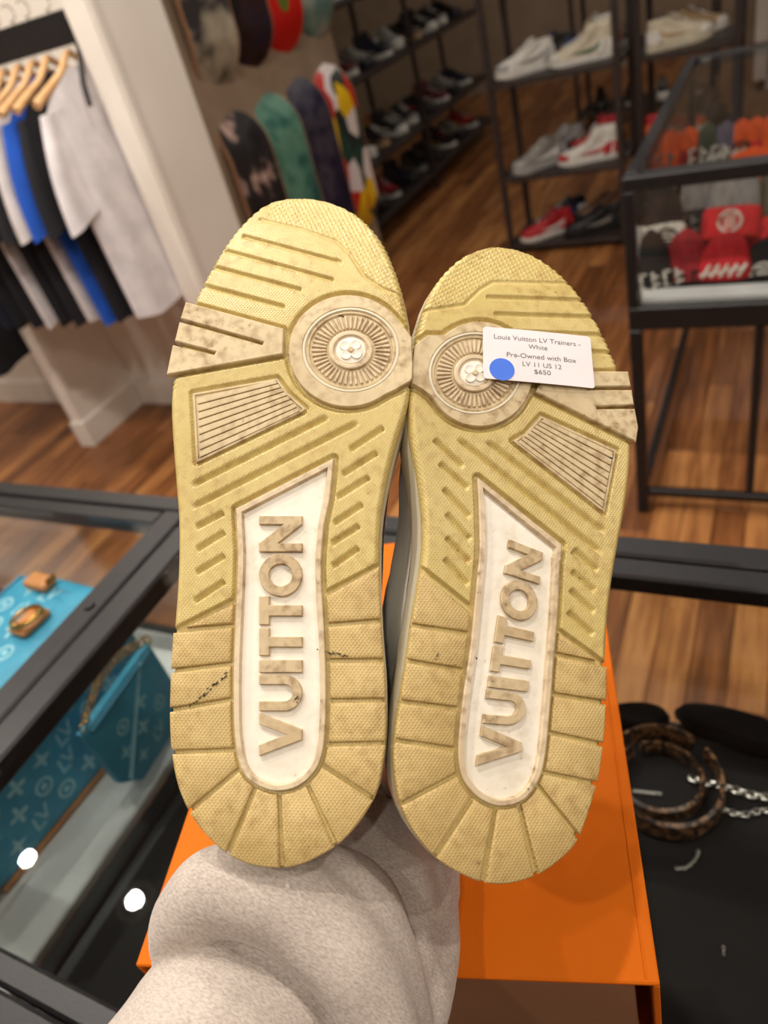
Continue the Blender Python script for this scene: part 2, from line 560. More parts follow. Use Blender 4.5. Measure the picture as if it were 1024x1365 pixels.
class Shoe:
    """a sole plane in space; S(px,py) gives local (u, v, n) coordinates of the point of that plane's
    gently sprung surface which the traced outline fixes"""

    def __init__(s, name, label, P0, n_cam, v_hint, flexrow):
        n = RT * n_cam[0] + UP * n_cam[1] + FW * n_cam[2]
        s.n = n / np.linalg.norm(n)
        vh = RT * v_hint[0] + UP * v_hint[1]
        v = vh - s.n * (vh @ s.n)
        s.v = v / np.linalg.norm(v)
        s.u = np.cross(s.v, s.n)
        s.P = np.asarray(P0, float)
        s.R = np.stack([s.u, s.v, s.n], 0)
        s.c = s.R @ (CAM - s.P)
        s.v0 = 1e9
        s.v0 = s.S([flexrow])[0][1]
        s.root = thing(name, label, 'sneaker')
        s.root.matrix_world = Matrix([[s.u[i], s.v[i], s.n[i], s.P[i]] for i in range(3)] + [[0, 0, 0, 1]])

    def S(s, pts, h=0.0):
        pts = np.asarray(pts, float)
        X, Y = pts[:, 0], pts[:, 1]
        d = (RT[None] * ((X - 512) / FPX)[:, None] - UP[None] * ((Y - 682.5) / FPX)[:, None] + FW[None]) @ s.R.T
        z = np.zeros(len(pts))
        for _ in range(8):
            t = (z - s.c[2]) / d[:, 2]
            v = s.c[1] + t * d[:, 1]
            z = -1.9 * np.maximum(0, v - s.v0) ** 2
        t = (z - s.c[2]) / d[:, 2]
        return np.stack([s.c[0] + t * d[:, 0], s.c[1] + t * d[:, 1], z + h], 1)

    def profile(s, name, m, poly, prof, parent=None, cap=True, smooth=40, cap0=False):
        """stack of inset rings of a traced polygon: prof = [(inset px, height m)]"""
        P = np.asarray(poly, float)
        if poly_area(P) > 0: P = P[::-1]   # picture y runs down: makes it ccw in (u, v)
        rg = [s.S(offset_poly(P, o) if o else P, z) for o, z in prof]
        mb = MB(); mb.rings([list(map(tuple, r)) for r in rg], cap0, cap)
        return mb.build(name, m, parent or s.root, smooth)


def path_pos(path, q):
    d = np.hypot(path[:, 0] - q[0], path[:, 1] - q[1])
    return int(np.argmin(d))


def subpath(path, a, b, trim):
    """shorter way round a closed path from nearest a to nearest b, trimmed at both ends"""
    N = len(path); i, j = path_pos(path, a), path_pos(path, b)
    f = (j - i) % N
    idx = [(i + k) % N for k in range(f + 1)] if f <= N / 2 else [(i - k) % N for k in range(N - f + 1)]
    Q = path[idx]
    if len(Q) < 2: return Q
    s = np.concatenate([[0], np.cumsum(np.hypot(*np.diff(Q, axis=0).T))])
    L = s[-1]
    if L < 2 * trim + .5: return Q[[len(Q) // 2]]
    tt = np.linspace(trim, L - trim, max(3, int(L / 7)))
    return np.stack([np.interp(tt, s, Q[:, 0]), np.interp(tt, s, Q[:, 1])], 1)


def letter_polys(ch):
    """outlines in a unit box: x along the line of writing (0..1), y cap height (0 base, 1 top)"""
    if ch == 'V': return [[(0, 1), (.26, 1), (.5, .36), (.74, 1), (1, 1), (.62, 0), (.38, 0)]], []
    if ch == 'I': return [[(0, 0), (1, 0), (1, 1), (0, 1)]], []
    if ch == 'T': return [[(.31, 0), (.69, 0), (.69, .76), (1, .76), (1, 1), (0, 1), (0, .76), (.31, .76)]], []
    if ch == 'N': return [[(0, 0), (.24, 0), (.24, .56), (.76, 0), (1, 0), (1, 1), (.76, 1), (.76, .44), (.24, 1), (0, 1)]], []
    if ch == 'U':
        out = [(0, 1), (.27, 1)]
        out += [(.5 - .23 * math.cos(t), .42 - .2 * math.sin(t)) for t in np.linspace(0, math.pi, 10)]
        out += [(.73, 1), (1, 1)]
        out += [(.5 + .5 * math.cos(t), .42 - .42 * math.sin(t)) for t in np.linspace(0, math.pi, 16)]
        return [out], []
    if ch == 'O':
        o = [(.5 + .5 * math.cos(t), .5 + .5 * math.sin(t)) for t in np.linspace(0, 2 * math.pi, 36)[:-1]]
        i = [(.5 + .26 * math.cos(t), .5 + .27 * math.sin(t)) for t in np.linspace(0, 2 * math.pi, 36)[:-1]]
        return [o], [i]


def build_sneaker(S, F):
    mm = .001
    outline = catmull(F['outline'], 10)
    OUT = outline
    # --- outsole: relief grid, rows of the traced outline
    y0, y1 = outline[:, 1].min(), outline[:, 1].max()
    it, ib = int(np.argmin(outline[:, 1])), int(np.argmax(outline[:, 1]))
    N = len(outline)
    def side(i, j):
        idx = [(i + k) % N for k in range((j - i) % N + 1)]
        return outline[idx]
    A, B = side(it, ib), side(ib, it)[::-1]
    def xof(Q, yy):
        o = np.argsort(Q[:, 1], kind='stable'); return np.interp(yy, Q[o, 1], Q[o, 0])
    NR, NC = 620, 230
    t = np.linspace(0, 1, NR)
    th = .5 - .5 * np.cos(np.pi * t)
    yy = y0 + (y1 - y0) * (.62 * t + .38 * th)
    xa, xb = xof(A, yy), xof(B, yy)
    xl, xr = np.minimum(xa, xb), np.maximum(xa, xb)
    # inset a little, moulded serrations round the toe
    ser = sstep(F['serr'] + 40, F['serr'], yy)
    saw = np.abs(((np.arange(NR) * (yy[1:].mean() * 0 + 1)) * 0 + yy / 7.0) % 1 - .5) * 2
    inset = 1.2 + 2.6 * ser * saw
    mid = (xl + xr) / 2
    half = np.maximum((xr - xl) / 2 - inset, .3)
    uu = np.linspace(-1, 1, NC); uu = .85 * uu + .15 * np.sin(uu * np.pi / 2)
    X = mid[:, None] + half[:, None] * uu[None]
    Y = np.repeat(yy[:, None], NC, 1)
    H = np.zeros_like(X)
    # dotted toe grip
    tz = poly_sd(X, Y, F['dots'])
    du, dv = X * math.cos(.3) + Y * math.sin(.3), -X * math.sin(.3) + Y * math.cos(.3)
    dots = np.maximum(0, np.cos(du * 2 * np.pi / 7.4) * np.cos(dv * 2 * np.pi / 7.4))
    H -= .00045 * (1 - dots) * sstep(2, -6, tz)
    # recesses round the inset pieces
    for P, gw, dp in F['recess']:
        sd = poly_sd(X, Y, P)
        H = np.minimum(H, -dp * sstep(gw + 2.2, gw - .6, sd))
    # toe grooves
    for a, b, wd, dp in F['grooves']:
        d, _, _ = seg_dist(X, Y, a, b)
        H = np.minimum(H, -dp * sstep(wd + 1.6, wd * .35, d))
    # stepped slashes of the arch: sharp at the line, fading upwards
    for a, b in F['slashes']:
        d, sgn, tt = seg_dist(X, Y, a, b)
        if b[0] < a[0]: sgn = -sgn
        up = sgn      # positive above the line in the picture
        inr = sstep(-.03, .03, tt) * sstep(1.03, .97, tt)
        H = np.minimum(H, -.0022 * inr * np.where(up > 0, sstep(9, 0, up), sstep(-1.6, 0, up)))
    # heel field lies lower, its blocks stand on it
    (la, lb), (ra, rb) = F['heel']
    _, sl, _ = seg_dist(X, Y, la, lb)
    _, sr, _ = seg_dist(X, Y, ra, rb)
    sl = -sl if lb[0] > la[0] else sl
    sr = -sr if rb[0] > ra[0] else sr
    cx = F['heel_mid']
    low = np.where(X < cx, sstep(-5, -2.5, sl), sstep(-5, -2.5, sr))
    H = np.minimum(H, -.0023 * low)
    # rounded edge
    ed = np.minimum(half[:, None] * (1 - np.abs(uu))[None], np.minimum(Y - y0, y1 - Y) * 2.2 + 1)
    H -= .0022 * (1 - np.clip(ed / 7, 0, 1)) ** 2
    V = S.S(np.stack([X.ravel(), Y.ravel()], 1)); V[:, 2] += H.ravel()
    # back ring (sidewall of the outsole)
    ring = [(0, j) for j in range(NC)] + [(i, NC - 1) for i in range(1, NR)] + [(NR - 1, j) for j in range(NC - 2, -1, -1)] + [(i, 0) for i in range(NR - 2, 0, -1)]
    ri = np.array([i * NC + j for i, j in ring])
    base = len(V)
    V2 = V[ri].copy(); V2[:, 2] = S.S(np.stack([X.ravel()[ri], Y.ravel()[ri]], 1))[:, 2] - .007
    VV = np.concatenate([V, V2])
    ii, jj = np.meshgrid(np.arange(NR - 1), np.arange(NC - 1), indexing='ij')
    a = (ii * NC + jj).ravel()
    quads = np.stack([a, a + NC, a + NC + 1, a + 1], 1)
    k = np.arange(len(ri)); k2 = (k + 1) % len(ri)
    sk = np.stack([ri[k], ri[k2], base + k2, base + k], 1)
    quads = np.concatenate([quads, sk])
    me = bpy.data.meshes.new('outsole')
    me.vertices.add(len(VV)); me.vertices.foreach_set('co', VV.astype(np.float32).ravel())
    me.loops.add(len(quads) * 4); me.loops.foreach_set('vertex_index', quads.astype(np.int32).ravel())
    me.polygons.add(len(quads))
    me.polygons.foreach_set('loop_start', np.arange(0, len(quads) * 4, 4, dtype=np.int32))
    me.update(calc_edges=True); me.validate()
    me.polygons.foreach_set('use_smooth', [True] * len(me.polygons))
    link('outsole', me, M['sole'], S.root)

    # --- heel tread blocks
    edge = offset_poly(OUT, .3 if poly_area(OUT) > 0 else .3)
    ins_out = offset_poly(catmull(F['insert_full'], 1), -F['ins_gap'])
    ins_d = []
    for q0, q1 in zip(ins_out, np.roll(ins_out, -1, 0)):
        nn = max(1, int(np.hypot(*(q1 - q0)) / 4))
        ins_d += [q0 + (q1 - q0) * kk / nn for kk in range(nn)]
    ins_d = np.array(ins_d)
    hw = 2.8
    for (O1, I1), (O2, I2) in F['blocks']:
        po = subpath(edge, O1, O2, hw); pi = subpath(ins_d, I2, I1, hw)
        if len(po) == 1: po = np.array([(np.array(O1) + np.array(O2)) / 2 + (pi.mean(0) - np.array(O1)) * .22])
        P = np.concatenate([po, pi])
        S.profile('tread_block', M['lug'], P, [(0, -.0026), (0, -.0009), (1.1, -.0003), (3.0, 0.0)], smooth=50)

    # --- forefoot pad with notches
    S.profile('forefoot_pad', M['pad'], F['pad'], [(0, -.003), (0, .0009), (1.3, .0014)], smooth=30)
    # --- ribbed panel: strips on a tray
    tray = S.profile('ribbed_panel', M['pad'], F['panel'], [(0, -.002), (0, -.0003), (.8, .0002), (3.0, .0002), (3.6, -.0006)], smooth=30)
    mb = MB()
    (a0, a1), (b0, b1) = F['panel_lines']     # left edge top/bottom, right edge top/bottom
    ns = 8
    q = lambda e, t_: np.array(e[0]) + (np.array(e[1]) - np.array(e[0])) * t_
    for kk in range(ns):
        t0, t1 = kk / ns + .011, (kk + 1) / ns - .011
        P = np.array([q((a0, a1), t0), q((b0, b1), t0), q((b0, b1), t1), q((a0, a1), t1)])
        if poly_area(P) > 0: P = P[::-1]
        mb.rings([list(map(tuple, S.S(offset_poly(P, o), z))) for o, z in [(0, -.0006), (0, .0004), (.5, .0006)]], False, True)
    so = mb.build('ribs', M['pad'], tray); so['kind'] = 'stuff'

    # --- medallion
    c, = [np.array(F['med_c'])]
    n = 120
    ang = np.linspace(0, 2 * np.pi, n, endpoint=False)
    def ell(cc, rx, ry): return np.stack([cc[0] + rx * np.cos(ang), cc[1] + ry * np.sin(ang)], 1)
    outp = np.asarray(F['med_outer'], float)
    def polar(P):
        R = []
        for th_ in ang:
            d = np.array([math.cos(th_), math.sin(th_)]); best = 0
            for i in range(len(P)):
                p, e = P[i] - c, P[(i + 1) % len(P)] - P[i]
                den = d[0] * e[1] - d[1] * e[0]
                if abs(den) < 1e-9: continue
                tt = (p[0] * e[1] - p[1] * e[0]) / den; sg = (p[0] * d[1] - p[1] * d[0]) / den
                if tt > 0 and 0 <= sg <= 1: best = max(best, tt)
            R.append(c + d * best)
        return np.array(R)
    ro = polar(outp)
    E = F['med_e']      # (centre, rx, ry) of the light inner ring
    def shrink(P, f): return c + (P - c) * f
    prof = [(ro, -.003), (ro, .0008), (shrink(ro, .985), .0013), (ell(*E), .0013), (ell(E[0], E[1] * .965, E[2] * .965), .0003), (ell(E[0], E[1] * .91, E[2] * .91), .0003),
            (ell(E[0], E[1] * .885, E[2] * .885), .0007), (ell(E[0], E[1] * .86, E[2] * .86), .0007), (ell(E[0], E[1] * .84, E[2] * .84), -.0002), (ell(E[0], 1.0, 1.0), -.0002)]
    mb = MB()
    mb.rings([list(map(tuple, S.S(P[::-1], z))) for P, z in prof], False, True)
    med = mb.build('medallion', M['pad'], S.root, 30)
    mb = MB()
    nr = 44
    for kk in range(nr):
        th_ = 2 * math.pi * kk / nr
        dv_ = np.array([math.cos(th_) * E[1], math.sin(th_) * E[2]]); tn = np.array([-dv_[1], dv_[0]]); tn = tn / np.linalg.norm(tn)
        p0, p1 = np.array(E[0]) + dv_ * .50, np.array(E[0]) + dv_ * .80
        P = np.array([p0 - tn * 1.3, p1 - tn * 1.9, p1 + tn * 1.9, p0 + tn * 1.3])
        if poly_area(P) > 0: P = P[::-1]
        mb.rings([list(map(tuple, S.S(offset_poly(P, o), z))) for o, z in [(0, -.0003), (0, .0006), (.7, .0010)]], False, True)
    rb_ = mb.build('radial_ribs', M['rim'], med, 30); rb_['kind'] = 'stuff'
    mb = MB()
    hp = [(.44, -.0002), (.44, .0011), (.42, .0014), (.36, .0014), (.34, .0004), (.01, .0004)]
    mb.rings([list(map(tuple, S.S(ell(E[0], E[1] * f, E[2] * f)[::-1], z))) for f, z in hp], False, True)
    mb.build('hub', M['rim'], med, 30)
    for kk in range(4):
        a_ = math.radians(40 + 90 * kk)
        pc = (E[0][0] + E[1] * .15 * math.cos(a_), E[0][1] + E[2] * .15 * math.sin(a_))
        S.profile('petal', M['insert'], ell(pc, E[1] * .115, E[2] * .115), [(0, .0003), (0, .0010), (1.0, .0015), (3.0, .0012)], med, smooth=40)
    mb = MB()
    mb.rings([list(map(tuple, S.S(ell(E[0], E[1] * f, E[2] * f)[::-1], z))) for f, z in [(.985, .0008), (.97, .0013), (.935, .0013), (.915, .0002)]], False, False)
    mb.build('inner_ring', M['cupsole'], med, 40)
    S.profile('hub_disc', M['insert'], ell(E[0], E[1] * .30, E[2] * .30), [(0, .0003), (0, .0006), (.6, .0007)], med, smooth=40)
    dt = ell(E[0], E[1] * .06, E[2] * .06)
    S.profile('flower_centre', M['pad'], dt, [(0, .0010), (0, .0019), (.5, .0021)], med, smooth=40)

    # --- white insert with raised lettering
    ins = np.asarray(F['insert_full'], float)
    fl2 = S.profile('sole_insert', M['insert'], ins, [(7.0, -.0024), (8.6, -.0019), (11, -.0018)], smooth=35)
    S.profile('insert_rim', M['rim'], ins, [(0, -.003), (0, .0002), (1.2, .0006), (7.0, .0006), (9.0, -.0020)], fl2, cap=False, smooth=35)
    (c0, c1), (g0, g1) = F['text']            # cap line start/end, base line start/end
    c0, c1, g0, g1 = map(np.array, (c0, c1, g0, g1))
    for ch, s0, s1 in F['letters']:
        outs, holes = letter_polys(ch)
        def mp(p):
            s_ = s0 + (s1 - s0) * p[0]
            cp, gp = c0 + (c1 - c0) * s_, g0 + (g1 - g0) * s_
            return gp + (cp - gp) * p[1]
        P = np.array([mp(p) for p in outs[0]])
        if poly_area(P) > 0: P = P[::-1]
        if holes:
            Hh = np.array([mp(p) for p in holes[0]])
            if poly_area(Hh) > 0: Hh = Hh[::-1]
            mb = MB(); mb.rings([list(map(tuple, S.S(Q, z))) for Q, z in [(P, -.0020), (P, -.0001), (offset_poly(P, .9), .0004), (offset_poly(Hh, -.9), .0004), (Hh, -.0001), (Hh, -.0020)]], False, False)
            mb.build('letter', M['letter'], fl2, 30)
        else:
            S.profile('letter', M['letter'], P, [(0, -.0020), (0, -.0001), (.9, .0004)], fl2, smooth=30)

    # --- scuffs: thin smears of ground-in dirt
    for kk, (p0, p1, wd) in enumerate(F['scuffs']):
        mb = MB(); r2 = np.random.RandomState(kk + 3)
        p0, p1 = np.array(p0), np.array(p1); L = np.linalg.norm(p1 - p0); d_ = (p1 - p0) / L; tn = np.array([-d_[1], d_[0]])
        for _ in range(max(2, int(L / 2.4))):
            cpt = p0 + d_ * L * r2.rand() + tn * wd * (r2.rand() - .5) * 1.4
            aa = np.linspace(0, 2 * np.pi, 7, endpoint=False); l_, w_ = 1.0 + 2.2 * r2.rand(), .35 + .5 * r2.rand()
            P = np.array([cpt + d_ * l_ * math.cos(x_) + tn * w_ * math.sin(x_) for x_ in aa])
            if poly_area(P) > 0: P = P[::-1]
            mb.rings([list(map(tuple, S.S(P, z))) for z in (-.0003, .0005)], False, True)
        o = mb.build('scuff_mark', M['scuff'], S.root); o['kind'] = 'stuff'

    # --- cupsole sidewall and upper behind the sole
    K = 96
    s_ = np.concatenate([[0], np.cumsum(np.hypot(*np.diff(np.vstack([OUT, OUT[:1]]), axis=0).T))])
    tt = np.linspace(0, s_[-1], K, endpoint=False)
    O2 = np.vstack([OUT, OUT[:1]])
    ring = np.stack([np.interp(tt, s_, O2[:, 0]), np.interp(tt, s_, O2[:, 1])], 1)
    L0 = S.S(ring)                             # local u, v, n
    vmin, vmax = L0[:, 1].min(), L0[:, 1].max()
    Lr = vmax - vmin
    vs = np.linspace(vmin, vmax, 40)
    # centre line of the sole
    cen = []
    for v_ in vs:
        near = np.abs(L0[:, 1] - v_) < Lr * .06
        cen.append((L0[near, 0].min() + L0[near, 0].max()) / 2)
    cen = np.array(cen)
    def lay(depth, heel, toe, sc, follow=1.0, waist=0.0):
        """outline ring at a depth behind the sole, heel/toe pulled in (m), width scaled"""
        f = (L0[:, 1] - vmin) / Lr
        v2 = vmin + heel + f * (Lr - heel - toe)
        cu, cu2 = np.interp(L0[:, 1], vs, cen), np.interp(v2, vs, cen)
        wm = np.exp(-((f - .43) / .17) ** 2)          # waist of the shoe: the upper bulges to the sole edge
        u2 = cu2 + (L0[:, 0] - cu) * (sc + (max(sc, waist) - sc) * wm)
        spring = -1.9 * np.maximum(0, v2 - S.v0) ** 2 * follow
        return [tuple(p) for p in np.stack([u2, v2, spring - depth], 1)]
    BG = F['bulge']
    cup = [lay(.0055, .002, .002, .985), lay(.010, .000, .000, 1.0), lay(.022, .001, .002, .985), lay(.030, .003, .005, .965), lay(.0315, .006, .009, .93)]
    MB().rings(cup, False, True).build('cupsole', M['cupsole'], S.root, 40)
    st = [lay(.030, .008, .012, .86, waist=.97), lay(.040, .007, .014, .84, waist=.98 * BG), lay(.052, .008, .022, .79, waist=.98 * BG), lay(.064, .010, .045, .72, waist=.97 * BG), lay(.076, .012, .085, .66, waist=.92 * BG), lay(.088, .013, .125, .62, waist=.84 * BG),
          lay(.100, .012, .160, .60), lay(.108, .011, .178, .60), lay(.113, .014, .182, .56), lay(.112, .020, .186, .49), lay(.098, .022, .184, .47), lay(.070, .022, .180, .46)]
    MB().rings(st, False, True).build('upper', M['leather'], S.root, 60)
    # overlays: heel counter band and side panel, a shade greyer
    ov = [lay(.0315, .0065, .012, .87, waist=.99), lay(.042, .0055, .016, .86, waist=1.012 * BG), lay(.047, .0062, .019, .85, waist=1.02 * BG)]
    MB().rings(ov, False, False).build('mudguard', M['leather_grey'], S.root, 60)
    ov = [lay(.090, .0115, .130, .632), lay(.098, .0105, .154, .618), lay(.1085, .0095, .1765, .612)]
    MB().rings(ov, False, False).build('collar_band', M['leather_grey'], S.root, 60)
    # tongue and laces on the instep
    def inst(f):      # centre of the instep slope: v from toe side to collar
        v_ = vmax - .062 - f * .112
        dep = .070 + f * .036
        return np.array([np.interp(v_, vs, cen), v_, -dep - 1.9 * max(0, v_ - S.v0) ** 2])
    tg = []
    for f in np.linspace(.05, 1.25, 9):
        p = inst(f); wdt = .024 + .010 * f
        tg.append([tuple(p + np.array([wdt * math.cos(a_), 0, -.006 - .005 * math.sin(a_)])) for a_ in np.linspace(0, 2 * math.pi, 12, endpoint=False)])
    MB().rings(tg).build('tongue', M['leather_grey'], S.root, 60)
    for kk in range(6):
        p = inst(.14 + kk * .15); wd = .031 + .004 * kk * .5
        pts = [p + np.array([x_, .006 * (1 if kk % 2 else -1) * x_ / wd, -.0125 + .010 * (x_ / wd) ** 2]) for x_ in np.linspace(-wd, wd, 7)]
        MB().tube(pts, .0042, 8, .5, (0, 0, 1)).build('lace', M['lace'], S.root, 60)


Z1, Z2 = zmap(210, 250, 2.903), zmap(210, 700, 2.903)
Z3, Z4 = zmap(500, 310, 2.844), zmap(500, 740, 2.844)
z1 = lambda x, y: Z1([(x, y)])[0]
z2 = lambda x, y: Z2([(x, y)])[0]
z3 = lambda x, y: Z3([(x, y)])[0]
z4 = lambda x, y: Z4([(x, y)])[0]


def gpairs(G, closed=False):
    return [(G[i], G[i + 1]) for i in range(len(G) - 1)]


TILT = math.radians(13)
# left shoe -------------------------------------------------------
DL = .340
PL_ = at_depth(375, 700, DL)
ya = math.radians(-4)
nL = (math.sin(ya), math.sin(TILT) * math.cos(ya), -math.cos(TILT) * math.cos(ya))
SL = Shoe('sneaker', 'left sneaker of the held pair, yellowed sole without a price sticker', PL_, nL, (0.0, 1), (400, 470))
insL = Z1([(304, 1244), (683, 1049), (668, 1200), (645, 1306)]) + \
    [tuple(q) for q in catmull(Z2([(636, 100), (634, 200), (645, 400), (652, 600), (648, 800), (632, 905), (596, 968), (540, 1012), (470, 1028), (415, 1018), (355, 985), (318, 920), (299, 800), (296, 600), (300, 450), (309, 250), (313, 100)]), 4, False)]
padL = Z1([(112, 447), (490, 550), (487, 648), (38, 728), (62, 613), (222, 652), (228, 640), (70, 598), (88, 524), (408, 614), (413, 602), (92, 511)])
panL = Z1([(135, 796), (464, 737), (505, 795), (575, 856), (562, 868), (150, 1066)])
medL = [tuple(q) for q in Z1([(738 + 228 * math.cos(a), 636 + 216 * math.sin(a)) for a in np.linspace(math.radians(52), math.radians(318), 60)])] + Z1([(940, 528), (984, 582), (988, 690), (986, 748), (930, 782)])
heelL = [z2(862, 152), z2(650, 266)], [z2(52, 416), z2(302, 288)]
gL = [(z2(862, 155), z2(650, 266)), (z2(868, 374), z2(655, 380)), (z2(876, 522), z2(660, 520)), (z2(884, 678), z2(660, 680)), (z2(884, 840), z2(650, 842)), (z2(842, 1066), z2(635, 925)),
      (z2(688, 1246), z2(572, 1005)), (z2(478, 1330), z2(475, 1045)), (z2(272, 1280), z2(378, 1015)), (z2(120, 1112), z2(320, 945)), (z2(50, 886), z2(300, 865)), (z2(46, 714), z2(290, 680)),
      (z2(50, 556), z2(288, 535)), (z2(56, 414), z2(290, 392))]
FL = dict(
    outline=[(392.6, 263), (358, 269), (334, 284.4), (306.5, 313.7), (279, 356.7), (258, 398), (247, 430), (236, 462), (228, 501), (226, 543), (228.5, 594), (232.4, 646), (236, 700), (235, 769), (230, 841),
             (226.5, 906.6), (225.5, 961.7), (228, 1003), (236, 1046), (253, 1085.7), (277, 1116.7), (303, 1139), (334, 1153.5), (371.8, 1158), (406, 1151.5), (447.6, 1128.7), (477, 1099.4), (500, 1062), (510.5, 1020),
             (514.6, 975.5), (513.7, 906.6), (510.5, 865), (508, 827), (506, 765), (507, 700), (513, 655), (522, 614), (532, 578), (543, 542.7), (548, 515), (549, 470), (547, 443), (540.7, 401.5), (528.6, 360), (509.7, 319), (482, 288), (451, 271.5), (420, 264.5)],
    serr=500, bulge=.93,
    dots=Z1([(420, 30), (560, 20), (800, 60), (960, 250), (985, 560), (940, 500), (870, 395), (800, 350), (745, 260), (690, 205), (560, 165), (420, 130)]),
    recess=[(insL, 5.0, .0024), (medL, 5.5, .0024), (padL, 3.5, .0024), (panL, 3.0, .0018)],
    grooves=[(z1(335, 188), z1(700, 286), 2.2, .0016), (z1(690, 280), z1(706, 287), 2.4, .0013), (z1(265, 244), z1(675, 356), 2.2, .0016), (z1(215, 306), z1(550, 394), 2.3, .0017), (z1(175, 378), z1(485, 460), 2.3, .0017),
             (z1(400, 122), z1(560, 158), 1.8, .0010), (z1(560, 158), z1(690, 205), 1.8, .0010), (z1(690, 205), z1(745, 255), 1.8, .0011), (z1(745, 255), z1(800, 340), 2.0, .0013), (z1(800, 340), z1(870, 388), 2.0, .0013), (z1(870, 388), z1(955, 420), 2.0, .0013)],
    slashes=[(z1(145, 1155), z1(655, 897)), (z1(150, 1238), z1(770, 920)), (z2(155, 14), z2(258, -41)), (z2(158, 100), z2(262, 35)), (z2(155, 190), z2(262, 125)), (z2(148, 300), z2(262, 225)),
             (z1(750, 1020), z1(878, 936)), (z1(722, 1115), z1(852, 1033)), (z1(700, 1205), z1(822, 1128)), (z1(688, 1305), z1(797, 1233)), (z2(680, 77), z2(784, 10)), (z2(682, 165), z2(782, 96))],
    heel=[(z2(52, 416), z2(302, 288)), (z2(650, 266), z2(862, 155))], heel_mid=z2(475, 600)[0],
    insert_full=insL, ins_gap=5.0,
    blocks=gpairs(gL) + [((z2(58, 412), z2(290, 388)), (z2(60, 408), z2(302, 292)))],
    pad=padL, panel=panL, panel_lines=((z1(156, 812), z1(165, 1048)), (z1(455, 745), z1(552, 868))),
    med_c=z1(745, 634), med_outer=medL, med_e=(z1(749, 632), 190 / 2.903, 166 / 2.903),
    text=((z2(393, 893), z2(393, -36)), (z2(560, 893), z2(560, -36))),
    letters=[('V', 0, .178), ('U', .187, .338), ('I', .347, .40), ('T', .418, .532), ('T', .546, .665), ('O', .664, .842), ('N', .850, 1.0)],
    scuffs=[(z2(120, 705), z2(272, 572), 4), (z2(618, 482), z2(735, 506), 3), (z2(528, 690), z2(562, 650), 5), (z1(700, 494), z1(716, 500), 3)])
build_sneaker(SL, FL)

# right shoe ------------------------------------------------------
yb = math.radians(12)
nR = (math.sin(yb), math.sin(TILT) * math.cos(yb), -math.cos(TILT) * math.cos(yb))
q0 = SL.S([(548, 495)])[0]
PR_ = SL.P + q0[0] * SL.u + q0[1] * SL.v + (q0[2] - .0015) * SL.n
# slide the meeting point on the toe of the right sole back by its own spring
SR = Shoe('sneaker', 'right sneaker of the held pair, white price sticker across its yellowed sole', PR_, nR, (.04, 1), (690, 520))
insR = Z3([(389, 930), (708, 1184), (704, 1240)]) + \
    [tuple(q) for q in catmull(Z4([(700, 20), (692, 200), (676, 400), (660, 600), (640, 780), (610, 868), (560, 928), (492, 950), (430, 941), (368, 898), (326, 828), (317, 720), (333, 550), (362, 350), (382, 150), (396, 0)]), 4, False)] + Z3([(398, 1180), (395, 1060)])
padR = Z3([(640, 528), (956, 530), (966, 586), (800, 588), (800, 600), (970, 600), (978, 656), (834, 662), (838, 673), (981, 671), (994, 740), (986, 796), (607, 608)])
panR = Z3([(630, 694), (916, 825), (870, 1062), (522, 790), (572, 760)])
medR = [tuple(q) for q in Z3([(395 + 200 * math.cos(a), 540 + 198 * math.sin(a)) for a in np.linspace(math.radians(228), math.radians(228 + 268), 60)])] + Z3([(205, 618), (170, 592), (138, 578), (140, 500), (152, 428), (200, 392)])
gR = [(z4(186, 60), z4(372, 208)), (z4(150, 265), z4(352, 298)), (z4(122, 402), z4(335, 438)), (z4(100, 550), z4(315, 580)), (z4(80, 706), z4(305, 742)), (z4(104, 948), z4(315, 830)), (z4(222, 1144), z4(362, 922)),
      (z4(414, 1245), z4(452, 962)), (z4(618, 1214), z4(548, 955)), (z4(778, 1074), z4(612, 880)), (z4(852, 866), z4(640, 820)), (z4(870, 716), z4(664, 668)), (z4(882, 556), z4(680, 525)), (z4(884, 424), z4(692, 378))]
